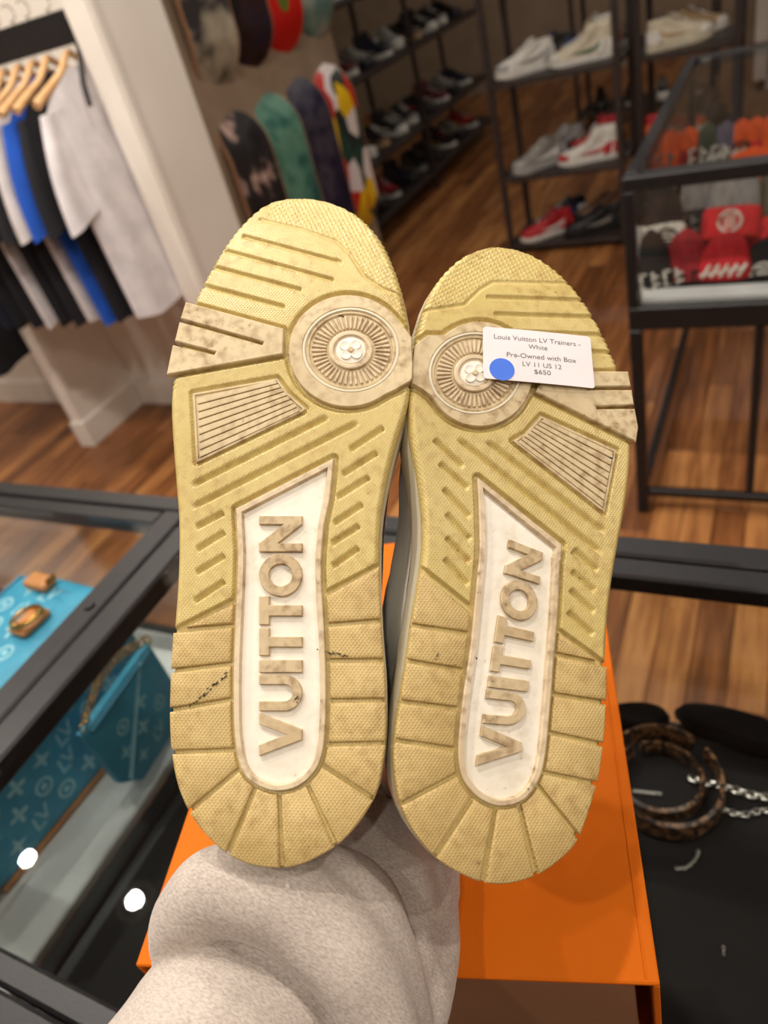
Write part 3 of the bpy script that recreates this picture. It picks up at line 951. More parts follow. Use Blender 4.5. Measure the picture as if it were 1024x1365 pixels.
FR = dict(
    outline=[(654.7, 328), (682.8, 330.4), (711, 338), (739, 354), (763.7, 376.8), (788.3, 408.5), (809.4, 447), (826, 486), (836, 520), (843, 560), (844.5, 595), (842.8, 626.5), (837.6, 668.6), (828.8, 718), (821, 763), (814.7, 810), (810.5, 873.6),
             (809.6, 937), (805.5, 993), (797, 1045), (773, 1117), (746, 1148), (716, 1167.5), (678, 1178.8), (640.6, 1176), (605.5, 1160.5), (577.4, 1140), (549, 1104), (532.5, 1063.5), (526.4, 1014), (528, 979), (535, 930), (543, 880.6), (550.5, 828), (558, 782), (564.5, 735),
             (565, 689.7), (559, 637), (552, 601.8), (547, 570), (546.5, 521), (549.5, 475), (552.5, 457.7), (558, 429.5), (570.3, 394.4), (591.4, 362.7), (619.5, 339)],
    serr=500, bulge=1.07,
    dots=Z3([(160, 420), (190, 300), (340, 280), (400, 225), (450, 195), (740, 200), (900, 430), (880, 390), (700, 60), (420, 30), (240, 120)]),
    recess=[(insR, 5.0, .0024), (medR, 5.5, .0024), (padR, 3.5, .0024), (panR, 3.0, .0018)],
    grooves=[(z3(190, 294), z3(340, 270), 2.0, .0013), (z3(340, 270), z3(400, 212), 2.0, .0013), (z3(400, 212), z3(450, 184), 2.0, .0013), (z3(450, 184), z3(745, 190), 2.0, .0012), (z3(430, 244), z3(795, 256), 2.2, .0016), (z3(460, 308), z3(855, 321), 2.2, .0016),
             (z3(540, 376), z3(880, 388), 2.2, .0016), (z3(600, 440), z3(905, 455), 2.2, .0016)],
    slashes=[(z3(430, 803), z3(862, 1138)), (z3(322, 795), z3(848, 1214)), (z3(755, 1208), z3(838, 1286)), (z4(745, -8), z4(836, 60)), (z4(745, 68), z4(828, 140)), (z4(738, 138), z4(826, 220)), (z4(730, 222), z4(822, 306)),
             (z3(222, 792), z3(328, 892)), (z3(243, 882), z3(347, 974)), (z3(257, 978), z3(353, 1082)), (z3(268, 1073), z3(355, 1168)), (z3(268, 1163), z3(353, 1254)), (z3(260, 1243), z3(347, 1338))],
    heel=[(z4(186, 58), z4(372, 206)), (z4(694, 284), z4(886, 424))], heel_mid=z4(520, 600)[0],
    insert_full=insR, ins_gap=5.0,
    blocks=gpairs(gR) + [((z4(882, 420), z4(692, 374)), (z4(880, 416), z4(695, 290)))],
    pad=padR, panel=panR, panel_lines=((z3(640, 708), z3(540, 797)), (z3(902, 832), z3(862, 1044))),
    med_c=z3(380, 537), med_outer=medR, med_e=(z3(376, 536), 178 / 2.844, 158 / 2.844),
    text=((z4(384, 798), z4(510, -60)), (z4(548, 800), z4(638, -10))),
    letters=[('V', 0, .178), ('U', .187, .338), ('I', .347, .40), ('T', .418, .532), ('T', .546, .665), ('O', .664, .842), ('N', .850, 1.0)],
    scuffs=[(z4(230, 395), z4(237, 370), 2), (z4(372, 420), z4(376, 385), 5), (z3(885, 852), z3(905, 856), 2)])
build_sneaker(SR, FR)
for S_ in (SL, SR):
    print('sole size', [np.ptp(S_.S(FL['outline'] if S_ is SL else FR['outline'])[:, i]).round(4) for i in range(3)])


# price sticker lying across the right sole -----------------------
M['paper'] = mat('white_sticker_paper', (240, 234, 236), .6, (234, 227, 229), 30)
M['ink'] = mat('grey_print_ink', (96, 92, 94), .7, (130, 125, 126), 900)
M['bluedot'] = mat('blue_sticker', (0, 96, 222), .4, (4, 106, 230), 60)
TQ = [np.array(q) for q in Z3([(402, 366), (806, 404), (823, 600), (404, 562)])]
def tagpt(a, b):
    return (TQ[0] * (1 - a) + TQ[1] * a) * (1 - b) + (TQ[3] * (1 - a) + TQ[2] * a) * b
def tag3(pts, h):
    pts = [tuple(p) for p in pts]
    q = SR.S([tagpt(a, b) for a, b in pts], h)
    q[:, 2] += np.array([.0006 * math.sin(a * 3.1) + .0012 * max(0, b - .7) for a, b in pts])
    return [tuple(p) for p in q]
tg = thing('price_sticker', 'white price sticker with a blue dot stuck on the right sole', 'sticker')
tg.matrix_world = SR.root.matrix_world.copy()
TH = .0028
rc, asp = .05, 2.05
bor = []
for (cx_, cy_, a0_) in ((1 - .028, .055, -90), (1 - .028, .945, 0), (.028, .945, 90), (.028, .055, 180)):
    for k in range(5):
        a_ = math.radians(a0_ + k * 22.5)
        bor.append((cx_ + .028 * math.cos(a_), cy_ + .055 * math.sin(a_)))
nn = []
for p, q in zip(bor, bor[1:] + bor[:1]):
    for k in range(4): nn.append((p[0] + (q[0] - p[0]) * k / 4, p[1] + (q[1] - p[1]) * k / 4))
rings_ = [tag3(nn[::-1], TH - .0003), tag3(nn[::-1], TH)]
for f in (.75, .5, .25, .02):
    rings_.append(tag3([(.5 + (a - .5) * f, .5 + (b - .5) * f) for a, b in nn[::-1]], TH))
MB().rings(rings_, True, True).build('paper', M['paper'], tg, 60)
dotp = [(.165 + .112 * math.cos(a), .80 + .215 * math.sin(a)) for a in np.linspace(0, 2 * math.pi, 40, endpoint=False)]
MB().rings([tag3(dotp[::-1], TH + .00005), tag3(dotp[::-1], TH + .0002)], False, True).build('blue_dot', M['bluedot'], tg)


def text_mesh(body):
    cu = bpy.data.curves.new('txt', 'FONT'); cu.body = body; cu.align_x = 'CENTER'; cu.size = 1
    ob = bpy.data.objects.new('txt', cu); COL.objects.link(ob)
    dg = bpy.context.evaluated_depsgraph_get()
    me = bpy.data.meshes.new_from_object(ob.evaluated_get(dg))
    bpy.data.objects.remove(ob)
    return me


def text_verts(body):
    me = text_mesh(body)
    return np.array([tuple(v.co) for v in me.vertices]), [tuple(p.vertices) for p in me.polygons]


for body, cy_, h_, w_ in (('Louis Vuitton LV Trainers -', .175, .125, .80), ('White', .315, .125, .175), ('Pre-Owned with Box', .50, .125, .635), ('LV 11 US 12', .655, .125, .355), ('$650', .79, .125, .15)):
    v, f = text_verts(body)
    c = (v[:, 0].max() + v[:, 0].min()) / 2; sx = w_ / np.ptp(v[:, 0])
    pts = [(.5 + (p[0] - c) * sx + (.0 if cy_ < .4 else .03), cy_ + .04 - p[1] * h_) for p in v]
    MB().add(tag3(pts, TH + .0001), f).build('lettering', M['ink'], tg)


def at_y(px, py, Y):
    d = ray(px, py); return CAM + d * (Y / d[1])


def at_x(px, py, X):
    d = ray(px, py); return CAM + d * (X / d[0])


def at_z(px, py, Z):
    d = ray(px, py); return CAM + d * ((Z - CAMZ) / d[2])


# ------------------------------------------------------------------ glass display cases on legs
def display_case(label, x0, x1, y0, y1, zt, floor_m, side=.040, locks=()):
    cx, cy = (x0 + x1) / 2, (y0 + y1) / 2
    t = thing('display_case', label, 'display case', (cx, cy, 0))
    a, b, c, d = x0 - cx, x1 - cx, y0 - cy, y1 - cy
    fr, ld_ = .030, .028
    zf = zt - .31
    B = .003
    for (p0, p1, q0, q1) in ((a, b, c, c + fr), (a, b, d - fr, d)):
        MB().box(p0, p1, q0, q1, zt - .032, zt, B).build('top_rail', M['black'], t)
    for (p0, p1) in ((a, a + side), (b - side, b)):
        MB().box(p0, p1, c + fr + .0005, d - fr - .0005, zt - .032, zt, B).build('top_rail', M['black'], t)
    for (q0, q1) in ((c + fr + .002, c + fr + .002 + .021), (d - fr - .002 - ld_, d - fr - .002)):
        MB().box(a + side + .001, b - side - .001, q0, q1, zt - .026, zt - .0015, B).build('lid_rail', M['black'], t)
    MB().box(a + side + .0005, b - side - .0005, c + fr + .0235, d - fr - ld_ - .0025, zt - .008, zt - .002).build('glass_lid', M['glass'], t)
    zi = zf
    for (p0, p1, q0, q1) in ((a + .026, b - .026, c + .010, c + .015), (a + .026, b - .026, d - .015, d - .010), (a + .010, a + .015, c + .026, d - .026), (b - .015, b - .010, c + .026, d - .026)):
        MB().box(p0, p1, q0, q1, zi + .001, zt - .033).build('glass_pane', M['glass'], t)
    for px_ in (a, b - .025):
        for py_ in (c, d - .025):
            MB().box(px_, px_ + .025, py_, py_ + .025, zf, zt - .0325, .002).build('corner_post', M['black'], t)
            MB().box(px_, px_ + .03, py_, py_ + .03, 0, zf - .061, .003).build('leg', M['black'], t)
    MB().box(a + .027, b - .027, c + .027, d - .027, zf - .004, zf + .012, .002).build('floor_panel', floor_m, t)
    for (p0, p1, q0, q1) in ((a, b, c, c + .026), (a, b, d - .026, d), (a, a + .026, c + .0262, d - .0262), (b - .026, b, c + .0262, d - .0262)):
        MB().box(p0, p1, q0, q1, zf - .06, zf - .001 if 0 else zf, .003).build('bottom_rail', M['black'], t)
    for (p0, p1, q0, q1) in ((a + .031, b - .031, c + .004, c + .026), (a + .031, b - .031, d - .026, d - .004), (a + .004, a + .026, c + .031, d - .031), (b - .026, b - .004, c + .031, d - .031)):
        MB().box(p0, p1, q0, q1, .062, .088, .003).build('stretcher', M['black'], t)
    for lx, ly in locks:
        lk = MB().rings([[(lx - cx + .007 * math.cos(k), ly - cy + .007 * math.sin(k), z_) for k in np.linspace(0, 2 * math.pi, 12, endpoint=False)] for z_ in (zt - .001, zt + .003)])
        lk.build('lock', M['black'], t, 40)
    return t


TT = .95
display_case('glass topped display case under the orange box', -.713, .75, .006, .617, TT, M['black_board'])
display_case('glass topped display case holding the teal handbag', -1.90, -.7165, .006, .617, TT, M['white_board'], locks=[(-.735, .40)])
rc_ = display_case('glass display case full of knit beanies at the right', -.345, 1.0, 1.785, 2.98, .962, M['white_board'], .032)
MB().box(-.06 - .3275, -.04 - .3275, -.592, -.572, .0885, .59, .002).build('brace_post', M['black'], rc_)

# ------------------------------------------------------------------ orange drawer box
M['orange'] = mat('orange_paper_board', (218, 108, 0), .75, (209, 101, 0), 9, (.3, .7), bump=.1, bscale=700, spec=.25)
M['tan_board'] = mat('brown_drawer_board', (150, 108, 78), .6, (140, 99, 70), 8)
M['pink_liner'] = mat('pale_liner_paper', (226, 178, 144), .7, (218, 168, 134), 20)
bz = TT + .0005
bl, br = at_z(180, 1287, 1.08), at_z(880, 1312, 1.08)
yaw = math.atan2(br[1] - bl[1], br[0] - bl[0])
BW, BD, BH = float(np.hypot(*(br - bl)[:2])), .35, 1.08 - bz
box = thing('shoe_box', 'orange cardboard drawer box on the glass counter behind the sneakers', 'box', (bl[0], bl[1], bz), yaw)
TK = .003
shell = MB().box(0, BW, 0, BD, BH - TK, BH, .0008).box(0, TK, 0, BD, 0, BH - TK - .0002, .0006).box(BW - TK, BW, 0, BD, 0, BH - TK - .0002, .0006).box(TK + .0002, BW - TK - .0002, 0, BD, 0, TK, .0006).box(TK + .0002, BW - TK - .0002, BD - TK, BD, TK + .0002, BH - TK - .0002, .0006)
shell.build('box_sleeve', M['orange'], box)
MB().box(BW - .0065, BW - .0055, .002, BD - .002, BH + .0001, BH + .0006, .0002).build('edge_crease', M['orange'], box)
dr = MB().box(TK + .001, BW - TK - .0085, .004, .0075, TK + .001, BH - TK - .0025, .0008).build('drawer', M['tan_board'], box)
MB().box(TK + .004, BW - TK - .0115, .0078, BD - .012, TK + .0015, BH - .016, .001).build('drawer_tray', M['tan_board'], dr)
MB().box(TK + .002, BW * .72, .0028, .0039, BH - TK - .0062, BH - TK - .0028, .0004).build('liner_edge', M['pink_liner'], dr)

# ------------------------------------------------------------------ arm in a grey sweatshirt sleeve
M['skin'] = mat('skin', (206, 150, 118), .5, (196, 138, 106), 30, sss=.1)


def heather():
    m, nt, b = nmat('heather_grey_fleece')
    b.inputs['Roughness'].default_value = .95
    b.inputs['Sheen Weight'].default_value = .25
    tc = nt.nodes.new('ShaderNodeTexCoord'); mp = nt.nodes.new('ShaderNodeMapping')
    mp.inputs['Rotation'].default_value = (.3, .2, .8); mp.inputs['Scale'].default_value = (1, 2.6, 1)
    nt.links.new(tc.outputs['Object'], mp.inputs['Vector'])
    n = nt.nodes.new('ShaderNodeTexNoise'); n.inputs['Scale'].default_value = 480; n.inputs['Detail'].default_value = 4
    nt.links.new(mp.outputs['Vector'], n.inputs['Vector'])
    n3 = nt.nodes.new('ShaderNodeTexNoise'); n3.inputs['Scale'].default_value = 30; n3.inputs['Detail'].default_value = 2
    nt.links.new(tc.outputs['Object'], n3.inputs['Vector'])
    a = nt.nodes.new('ShaderNodeMath'); a.operation = 'MULTIPLY_ADD'; a.inputs[1].default_value = .35
    nt.links.new(n3.outputs['Fac'], a.inputs[0]); nt.links.new(n.outputs['Fac'], a.inputs[2])
    r = nt.nodes.new('ShaderNodeValToRGB')
    r.color_ramp.elements[0].position = .48; r.color_ramp.elements[0].color = lin((164, 152, 143))
    r.color_ramp.elements[1].position = .84; r.color_ramp.elements[1].color = lin((198, 186, 175))
    nt.links.new(a.outputs[0], r.inputs['Fac']); nt.links.new(r.outputs['Color'], b.inputs['Base Color'])
    n2 = nt.nodes.new('ShaderNodeTexNoise'); n2.inputs['Scale'].default_value = 900
    nt.links.new(tc.outputs['Object'], n2.inputs['Vector'])
    bp = nt.nodes.new('ShaderNodeBump'); bp.inputs['Strength'].default_value = .35; bp.inputs['Distance'].default_value = .0006
    nt.links.new(n2.outputs['Fac'], bp.inputs['Height']); nt.links.new(bp.outputs['Normal'], b.inputs['Normal'])
    return m


M['heather'] = heather()
AD = lambda q: at_depth(*q)
# skeleton of forearm and hand (hidden behind the heels, fingers hooked into the collars)
jo = {'elbow': ((190, 1640, .285), .036), 'arm': ((300, 1415, .338), .034), 'wrist0': ((438, 1240, .382), .029), 'wrist': ((505, 1125, .425), .025), 'palm': ((520, 1055, .444), .026), 'palm2': ((525, 1008, .456), .024)}
chain = [('elbow', 'arm'), ('arm', 'wrist0'), ('wrist0', 'wrist'), ('wrist', 'palm'), ('palm', 'palm2')]
fing = {'index': [(492, 972, 0.465), (462, 935, 0.463), (440, 935, 0.445), (432, 950, 0.430)],
        'middle': [(510, 962, 0.472), (488, 918, 0.472), (465, 912, 0.454), (455, 926, 0.438)],
        'ring': [(532, 962, 0.473), (548, 912, 0.476), (572, 908, 0.464), (584, 925, 0.448)],
        'pinky': [(552, 972, 0.468), (580, 942, 0.472), (600, 945, 0.462), (606, 958, 0.450)],
        'thumb': [(548, 1052, 0.438), (572, 1020, 0.442), (588, 995, 0.446)]}
for fn, pts in fing.items():
    prev = 'palm' if fn == 'thumb' else 'palm2'
    for k, q in enumerate(pts):
        nm = fn + str(k); jo[nm] = (q, (.0125, .0098, .0088, .0078)[k] if fn != 'thumb' else (.013, .011, .009)[k])
        chain.append((prev, nm)); prev = nm
keys = list(jo); idx = {k: i for i, k in enumerate(keys)}
me = bpy.data.meshes.new('person')
me.from_pydata([tuple(AD(jo[k][0])) for k in keys], [(idx[a], idx[b]) for a, b in chain], [])
person = link('person', me, M['skin'])
md = person.modifiers.new('skin', 'SKIN')
for k in keys:
    me.skin_vertices[0].data[idx[k]].radius = (jo[k][1], jo[k][1])
me.skin_vertices[0].data[idx['palm']].use_root = True
ss = person.modifiers.new('sub', 'SUBSURF'); ss.levels = 2; ss.render_levels = 2
tag(person, 'arm in a bunched light grey heather sweatshirt sleeve holding up the sneakers', 'person')

lobes = [
    [((180, 1620, .28), .046), ((258, 1465, .312), .047), ((325, 1372, .342), .048), ((382, 1305, .358), .0445), ((450, 1235, .375), .041), ((500, 1170, .400), .036), ((525, 1110, .432), .032)],
    [((440, 1440, .340), .040), ((478, 1335, .352), .036), ((512, 1262, .370), .033), ((540, 1190, .395), .030)],
    [((226, 1262, .338), .008), ((246, 1218, .336), .0155), ((300, 1186, .333), .0195), ((372, 1198, .328), .0205), ((440, 1247, .322), .0195), ((490, 1312, .317), .0175), ((520, 1400, .312), .016)],
    [((330, 1186, .354), .012), ((400, 1180, .346), .0185), ((462, 1198, .342), .020), ((505, 1262, .336), .0185), ((532, 1345, .332), .017), ((540, 1430, .330), .015)],
    [((496, 1092, .400), .015), ((515, 1142, .384), .017), ((540, 1200, .370), .017), ((545, 1250, .364), .013), ((530, 1284, .364), .008)],
    [((552, 1088, .424), .014), ((570, 1150, .404), .0155), ((574, 1220, .384), .0155), ((571, 1278, .368), .016), ((559, 1335, .354), .0165), ((530, 1405, .338), .018)],
]
mb = MB()
for lb_ in lobes:
    P = np.array([AD(q) for q, r in lb_]); R_ = [r for q, r in lb_]
    Pd = catmull(P, 5, False); Rd = catmull(np.array([[r, 0] for r in R_]), 5, False)[:, 0]
    mb.tube(Pd, list(Rd), 20)
    mb.sphere(Pd[-1], Rd[-1] * .98, 14, 10); mb.sphere(Pd[0], Rd[0] * .98, 14, 10)
slv = mb.build('sleeve', M['heather'], person, 179)
rm = slv.modifiers.new('remesh', 'REMESH'); rm.mode = 'VOXEL'; rm.voxel_size = .0026; rm.use_smooth_shade = True
sm = slv.modifiers.new('smooth', 'SMOOTH'); sm.iterations = 2; sm.factor = .5
tx = bpy.data.textures.new('wrinkle', 'CLOUDS'); tx.noise_scale = .05; tx.noise_depth = 1
dp = slv.modifiers.new('wrinkle', 'DISPLACE'); dp.texture = tx; dp.strength = .008; dp.texture_coords = 'LOCAL'; dp.mid_level = .5
# ribbed cuff round the wrist
axis0, axis1 = AD((512, 1132, .426)), AD((524, 1068, .444))
ax = (axis1 - axis0) / np.linalg.norm(axis1 - axis0)
e1 = np.cross(ax, UP); e1 /= np.linalg.norm(e1); e2 = np.cross(ax, e1)
rg = []
for k, f in enumerate(np.linspace(0, 1, 8)):
    c = axis0 + (axis1 - axis0) * f
    rg.append([c + (.034 - .004 * f + .0010 * math.cos(48 * a)) * (math.cos(a) * e1 + math.sin(a) * e2) for a in np.linspace(0, 2 * math.pi, 192, endpoint=False)])
rg += [[c + .028 * (math.cos(a) * e1 + math.sin(a) * e2) for a in np.linspace(0, 2 * math.pi, 192, endpoint=False)] for c in (axis1, axis0)]
MB().rings(rg, False, False).build('cuff', M['heather'], slv, 60)

# ------------------------------------------------------------------ teal handbag, pouch and a maroon one
M['teal'] = mat('teal_canvas', (58, 158, 192), .5, (48, 146, 182), 40, bump=.15, bscale=900)
M['teal_print'] = mat('pale_print', (168, 216, 228), .5, (150, 204, 220), 60)
M['teal_edge'] = mat('teal_piping', (44, 128, 158), .5, (38, 116, 146), 40)
M['tan_leather'] = mat('tan_leather', (206, 140, 82), .45, (190, 122, 66), 30, bump=.1, bscale=300)
M['gold'] = mat('gold_metal', (214, 164, 84), .25, (204, 152, 72), 40, metal=1.0)
M['maroon'] = mat('maroon_leather', (96, 28, 46), .5, (84, 22, 40), 20)


def mark_shapes(kind, s):
    """flat monogram marks, unit size s: list of polygons"""
    if kind == 0:     # four petal flower
        return [[(s * (.30 + .20 * math.cos(4 * a)) * math.cos(a), s * (.30 + .20 * math.cos(4 * a)) * math.sin(a)) for a in np.linspace(0, 2 * math.pi, 32, endpoint=False)]]
    if kind == 1:     # four pointed star
        return [[(s * (.5 if k % 2 == 0 else .16) * math.cos(k * math.pi / 4), s * (.5 if k % 2 == 0 else .16) * math.sin(k * math.pi / 4)) for k in range(8)]]
    if kind == 2:     # ring
        o = [(s * .45 * math.cos(a), s * .45 * math.sin(a)) for a in np.linspace(0, 2 * math.pi, 20)]
        i = [(s * .33 * math.cos(a), s * .33 * math.sin(a)) for a in np.linspace(2 * math.pi, 0, 20)]
        return [o + i, [(s * .16 * math.cos(a), s * .16 * math.sin(a)) for a in np.linspace(0, 2 * math.pi, 8, endpoint=False)]]
    # interlocked L and V
    L = [(-.45, .35), (-.33, .35), (-.42, -.30), (-.02, -.30), (-.02, -.40), (-.54, -.40)]
    V = [(-.22, .48), (-.10, .48), (.12, -.05), (.34, .48), (.46, .48), (.16, -.22), (.08, -.22)]
    return [[(x * s, y * s) for x, y in L], [(x * s, y * s) for x, y in V]]


def monogram(mb, w, h, conv, step=.042, s=.03):
    """fill a w x h face with marks; conv maps face coordinates to space, marks stand .4 mm proud"""
    r = 0
    y = -h / 2 + step * .4
    while y < h / 2 - step * .2:
        x = -w / 2 + step * (.4 if r % 2 else .85); c = r
        while x < w / 2 - step * .3:
            for P in mark_shapes([3, 1, 0, 2][c % 4] if r % 2 else [1, 3, 2, 0][c % 4], s):
                Q = [(x + a, y + b) for a, b in P]
                mb.rings([[conv(a, b, 0) for a, b in Q], [conv(a, b, .0005) for a, b in Q]], False, True)
            x += step * 1.05; c += 1
        y += step * .82; r += 1


def soft_box(w, d, h, rad, n=7, bulge=.0, taper=1.0):
    """rounded box rings, base on z = 0"""
    rg = []
    for z in list(np.linspace(0, rad, 5)) + list(np.linspace(rad, h - rad, 5))[1:] + list(np.linspace(h - rad, h, 5))[1:]:
        i = rad - math.sqrt(max(0, rad * rad - max(0, rad - z, z - h + rad) ** 2))
        f = 1 - (1 - taper) * z / h
        b = bulge * math.sin(math.pi * z / h)
        W, D = (w / 2 + b) * f - i, (d / 2 + b) * f - i
        rr = rad
        ring = []
        for cx_, cy_, a0 in ((W - rr, D - rr, 0), (-W + rr, D - rr, 90), (-W + rr, -D + rr, 180), (W - rr, -D + rr, 270)):
            for k in range(n):
                a = math.radians(a0 + 90 * k / (n - 1)); ring.append((cx_ + rr * math.cos(a), cy_ + rr * math.sin(a), z))
        rg.append(ring)
    return rg


ZB = .6525
bag = thing('handbag', 'teal monogram handbag with tan leather tabs in the left case', 'handbag', (-.925, .315, ZB), math.radians(-4))
BX, BY, BZ = .185, .36, .235
MB().rings(soft_box(BX, BY, BZ, .024, bulge=.0)).build('bag_body', M['teal'], bag, 50)
mb = MB()
monogram(mb, BY - .05, BZ - .05, lambda a, b, h: (BX / 2 + h, a, BZ / 2 + b))
monogram(mb, BX - .05, BY - .05, lambda a, b, h: (a, b, BZ + h))
monogram(mb, BX - .05, BZ - .05, lambda a, b, h: (a, -BY / 2 - h, BZ / 2 + b))
pm = mb.build('monogram_print', M['teal_print'], bag); pm['kind'] = 'stuff'
for sg in (-1, 1):
    e = [(sg * (BX / 2 - .006), y, BZ - .006) for y in np.linspace(-BY / 2 + .02, BY / 2 - .02, 6)]
    MB().tube(e, .004, 8).build('piping', M['teal_edge'], bag, 60)
MB().tube([(BX / 2 - .004, y, .006) for y in np.linspace(-BY / 2 + .015, BY / 2 - .015, 6)], .0045, 8).build('base_trim', M['tan_leather'], bag, 60)
MB().tube([(BX / 2 - .006, -BY / 2 + .006, z) for z in np.linspace(.012, .09, 5)], .005, 8).build('corner_trim', M['tan_leather'], bag, 60)
# clasp tab with a gold loop, handle anchor at the far end
cl_ = np.array([.035, .085, BZ])
tb = MB().rings(soft_box(.035, .05, .012, .005)).build('clasp_tab', M['tan_leather'], bag, 50); tb.location = tuple(cl_ + np.array([0, 0, .001]))
lp = [(.026 * math.cos(a), .020 * math.sin(a), .016 + .006 * math.cos(a)) for a in np.linspace(0, 2 * math.pi, 17)]
MB().tube(lp, .0032, 8).build('gold_loop', M['gold'], tb, 60)
MB().sphere((-.004, -.018, .013), .006).sphere((.010, .016, .013), .006).build('stud', M['gold'], tb, 60)
ht = MB().rings(soft_box(.05, .028, .014, .006)).build('handle_tab', M['tan_leather'], bag, 50); ht.location = (-.02, .15, BZ + .0005)
MB().tube([(.02 + .03 * math.sin(a), .0, .012 + .018 * math.sin(a * 1.0)) for a in np.linspace(0, 3.0, 9)], .0035, 8).build('gold_loop', M['gold'], ht, 60)

po = thing('pouch', 'small flat teal pouch hung on a gold chain beside the handbag', 'pouch', (-.772, .385, ZB + .003), math.radians(4))
PWd, PHt = .155, .145
op = catmull([(-PWd / 2, .035), (-PWd / 2, PHt), (PWd / 2, PHt), (PWd / 2, .055), (PWd / 2 - .03, .0), (-PWd / 2 + .03, 0)], 1)
mbp = MB(); mbp.rings([[(x_, a, b) for a, b in offset_poly(op, o)] for x_, o in ((-.009, .006), (-.006, 0), (.006, 0), (.009, .006))])
mbp.build('pouch_body', M['teal'], po, 30)
mb = MB(); monogram(mb, PWd - .03, PHt - .03, lambda a, b, h: (.009 + h, a, PHt / 2 + b), .04, .026); pm = mb.build('monogram_print', M['teal_print'], po); pm['kind'] = 'stuff'
MB().tube([(.0115, y, PHt - .004 - .09 * (y + PWd / 2) / PWd * 0 - .0) for y in np.linspace(-PWd / 2 + .01, PWd / 2 - .01, 5)], .004, 8).build('zip', M['teal_edge'], po, 60)
MB().tube([(.012, -PWd / 2 + .012 + .11 * f, .03 + .115 * f) for f in np.linspace(0, 1, 5)], .0035, 8, .5).build('wrist_strap', M['teal_print'], po, 60)
ch = MB()
for k in range(16):
    f = k / 15; c = np.array([.004, -.07 + .15 * f, PHt + .006 + .028 * math.sin(math.pi * f)])
    ch.tube([c + .006 * np.array([math.cos(a) * (k % 2), math.cos(a) * (1 - k % 2) + .3 * math.sin(a), math.sin(a)]) for a in np.linspace(0, 2 * math.pi, 9)], .0016, 6)
ch.build('chain', M['gold'], po, 60)
mo = thing('pouch', 'maroon leather pouch behind the teal handbag at the left edge', 'pouch', (-1.12, .40, ZB), .2)
MB().rings(soft_box(.14, .22, .17, .03)).build('pouch_body', M['maroon'], mo, 50)
MB().tube([(.071, y, .14) for y in np.linspace(-.09, .09, 5)], .003, 8).build('zip', M['gold'], mo, 60)

# ------------------------------------------------------------------ jewellery on black pads
M['velvet'] = mat('black_velvet', (14, 12, 11), .95, (20, 17, 16), 50, sheen=.04, spec=.1)
M['silver'] = mat('silver_metal', (158, 154, 148), .3, (140, 136, 130), 60, metal=1.0)
M['leopard'] = multi('leopard_resin', [(38, 26, 20), (120, 84, 54), (52, 36, 26), (138, 100, 68), (30, 22, 18)], 190, .35, 'voronoi', (1, 1, 1), .2)
ZJ = .6525
for k, (px_, py_, sx, sy, sz, rz_) in enumerate(((845, 962, .042, .020, .020, .3), (988, 978, .075, .022, .022, -.15))):
    p = at_z(px_, py_, ZJ)
    t = thing('jewellery_pad', ('small black velvet jewellery pad half behind the orange box', 'wide black velvet jewellery pad at the right edge of the counter')[k], 'display pad', (p[0], p[1], ZJ - .0005), rz_)
    MB().rings([[(sx * f * math.cos(a), sy * f * math.sin(a), z) for a in np.linspace(0, 2 * math.pi, 28, endpoint=False)] for f, z in ((1, 0), (1, sz * .5), (.95, sz * .8), (.8, sz), (.4, sz * .93), (.02, sz * .9))]).build('cushion', M['velvet'], t, 60)
    MB().rings([[(sx * f * math.cos(a), sy * f * math.sin(a), z) for a in np.linspace(0, 2 * math.pi, 28, endpoint=False)] for f, z in ((1.0, .001), (1.05, .001), (1.05, .006), (1.0, .006))], False, False).build('rim', M['black_board'], t, 60)


def bangle(label, c, r, hgt, tilt, open_a):
    t = thing('bangle', label, 'bracelet', tuple(c), open_a)
    prof = [(r, 0), (r + .004, .002), (r + .005, hgt / 2), (r + .004, hgt - .002), (r, hgt), (r - .0015, hgt / 2)]
    rg = []
    A = np.linspace(.18, 2 * math.pi - .18, 60)
    for a in A:
        rg.append([(rr * math.cos(a), rr * math.sin(a) * 1.05, z + tilt * (rr * math.sin(a) + r)) for rr, z in prof])
    MB().rings(rg).build('band', M['leopard'], t, 50)
    e = [((r + .0015) * math.cos(a), (r + .0015) * math.sin(a) * 1.05, hgt / 2 + tilt * (r * math.sin(a) + r)) for a in (A[0], A[-1])]
    for q in e: MB().sphere(q, (.0045, .0045, hgt / 2 + .001), 10, 8).build('end_cap', M['leopard'], t, 60)
    return t


bc = at_z(886, 1052, ZJ)
bangle('wide leopard brown open bangle on the black counter floor', (bc[0], bc[1], ZJ - .0002), .058, .030, .10, 1.0)
bangle('narrow leopard brown bangle lying inside the wide one', (bc[0] - .006, bc[1] + .000, ZJ + .0002), .044, .022, .16, 2.3)


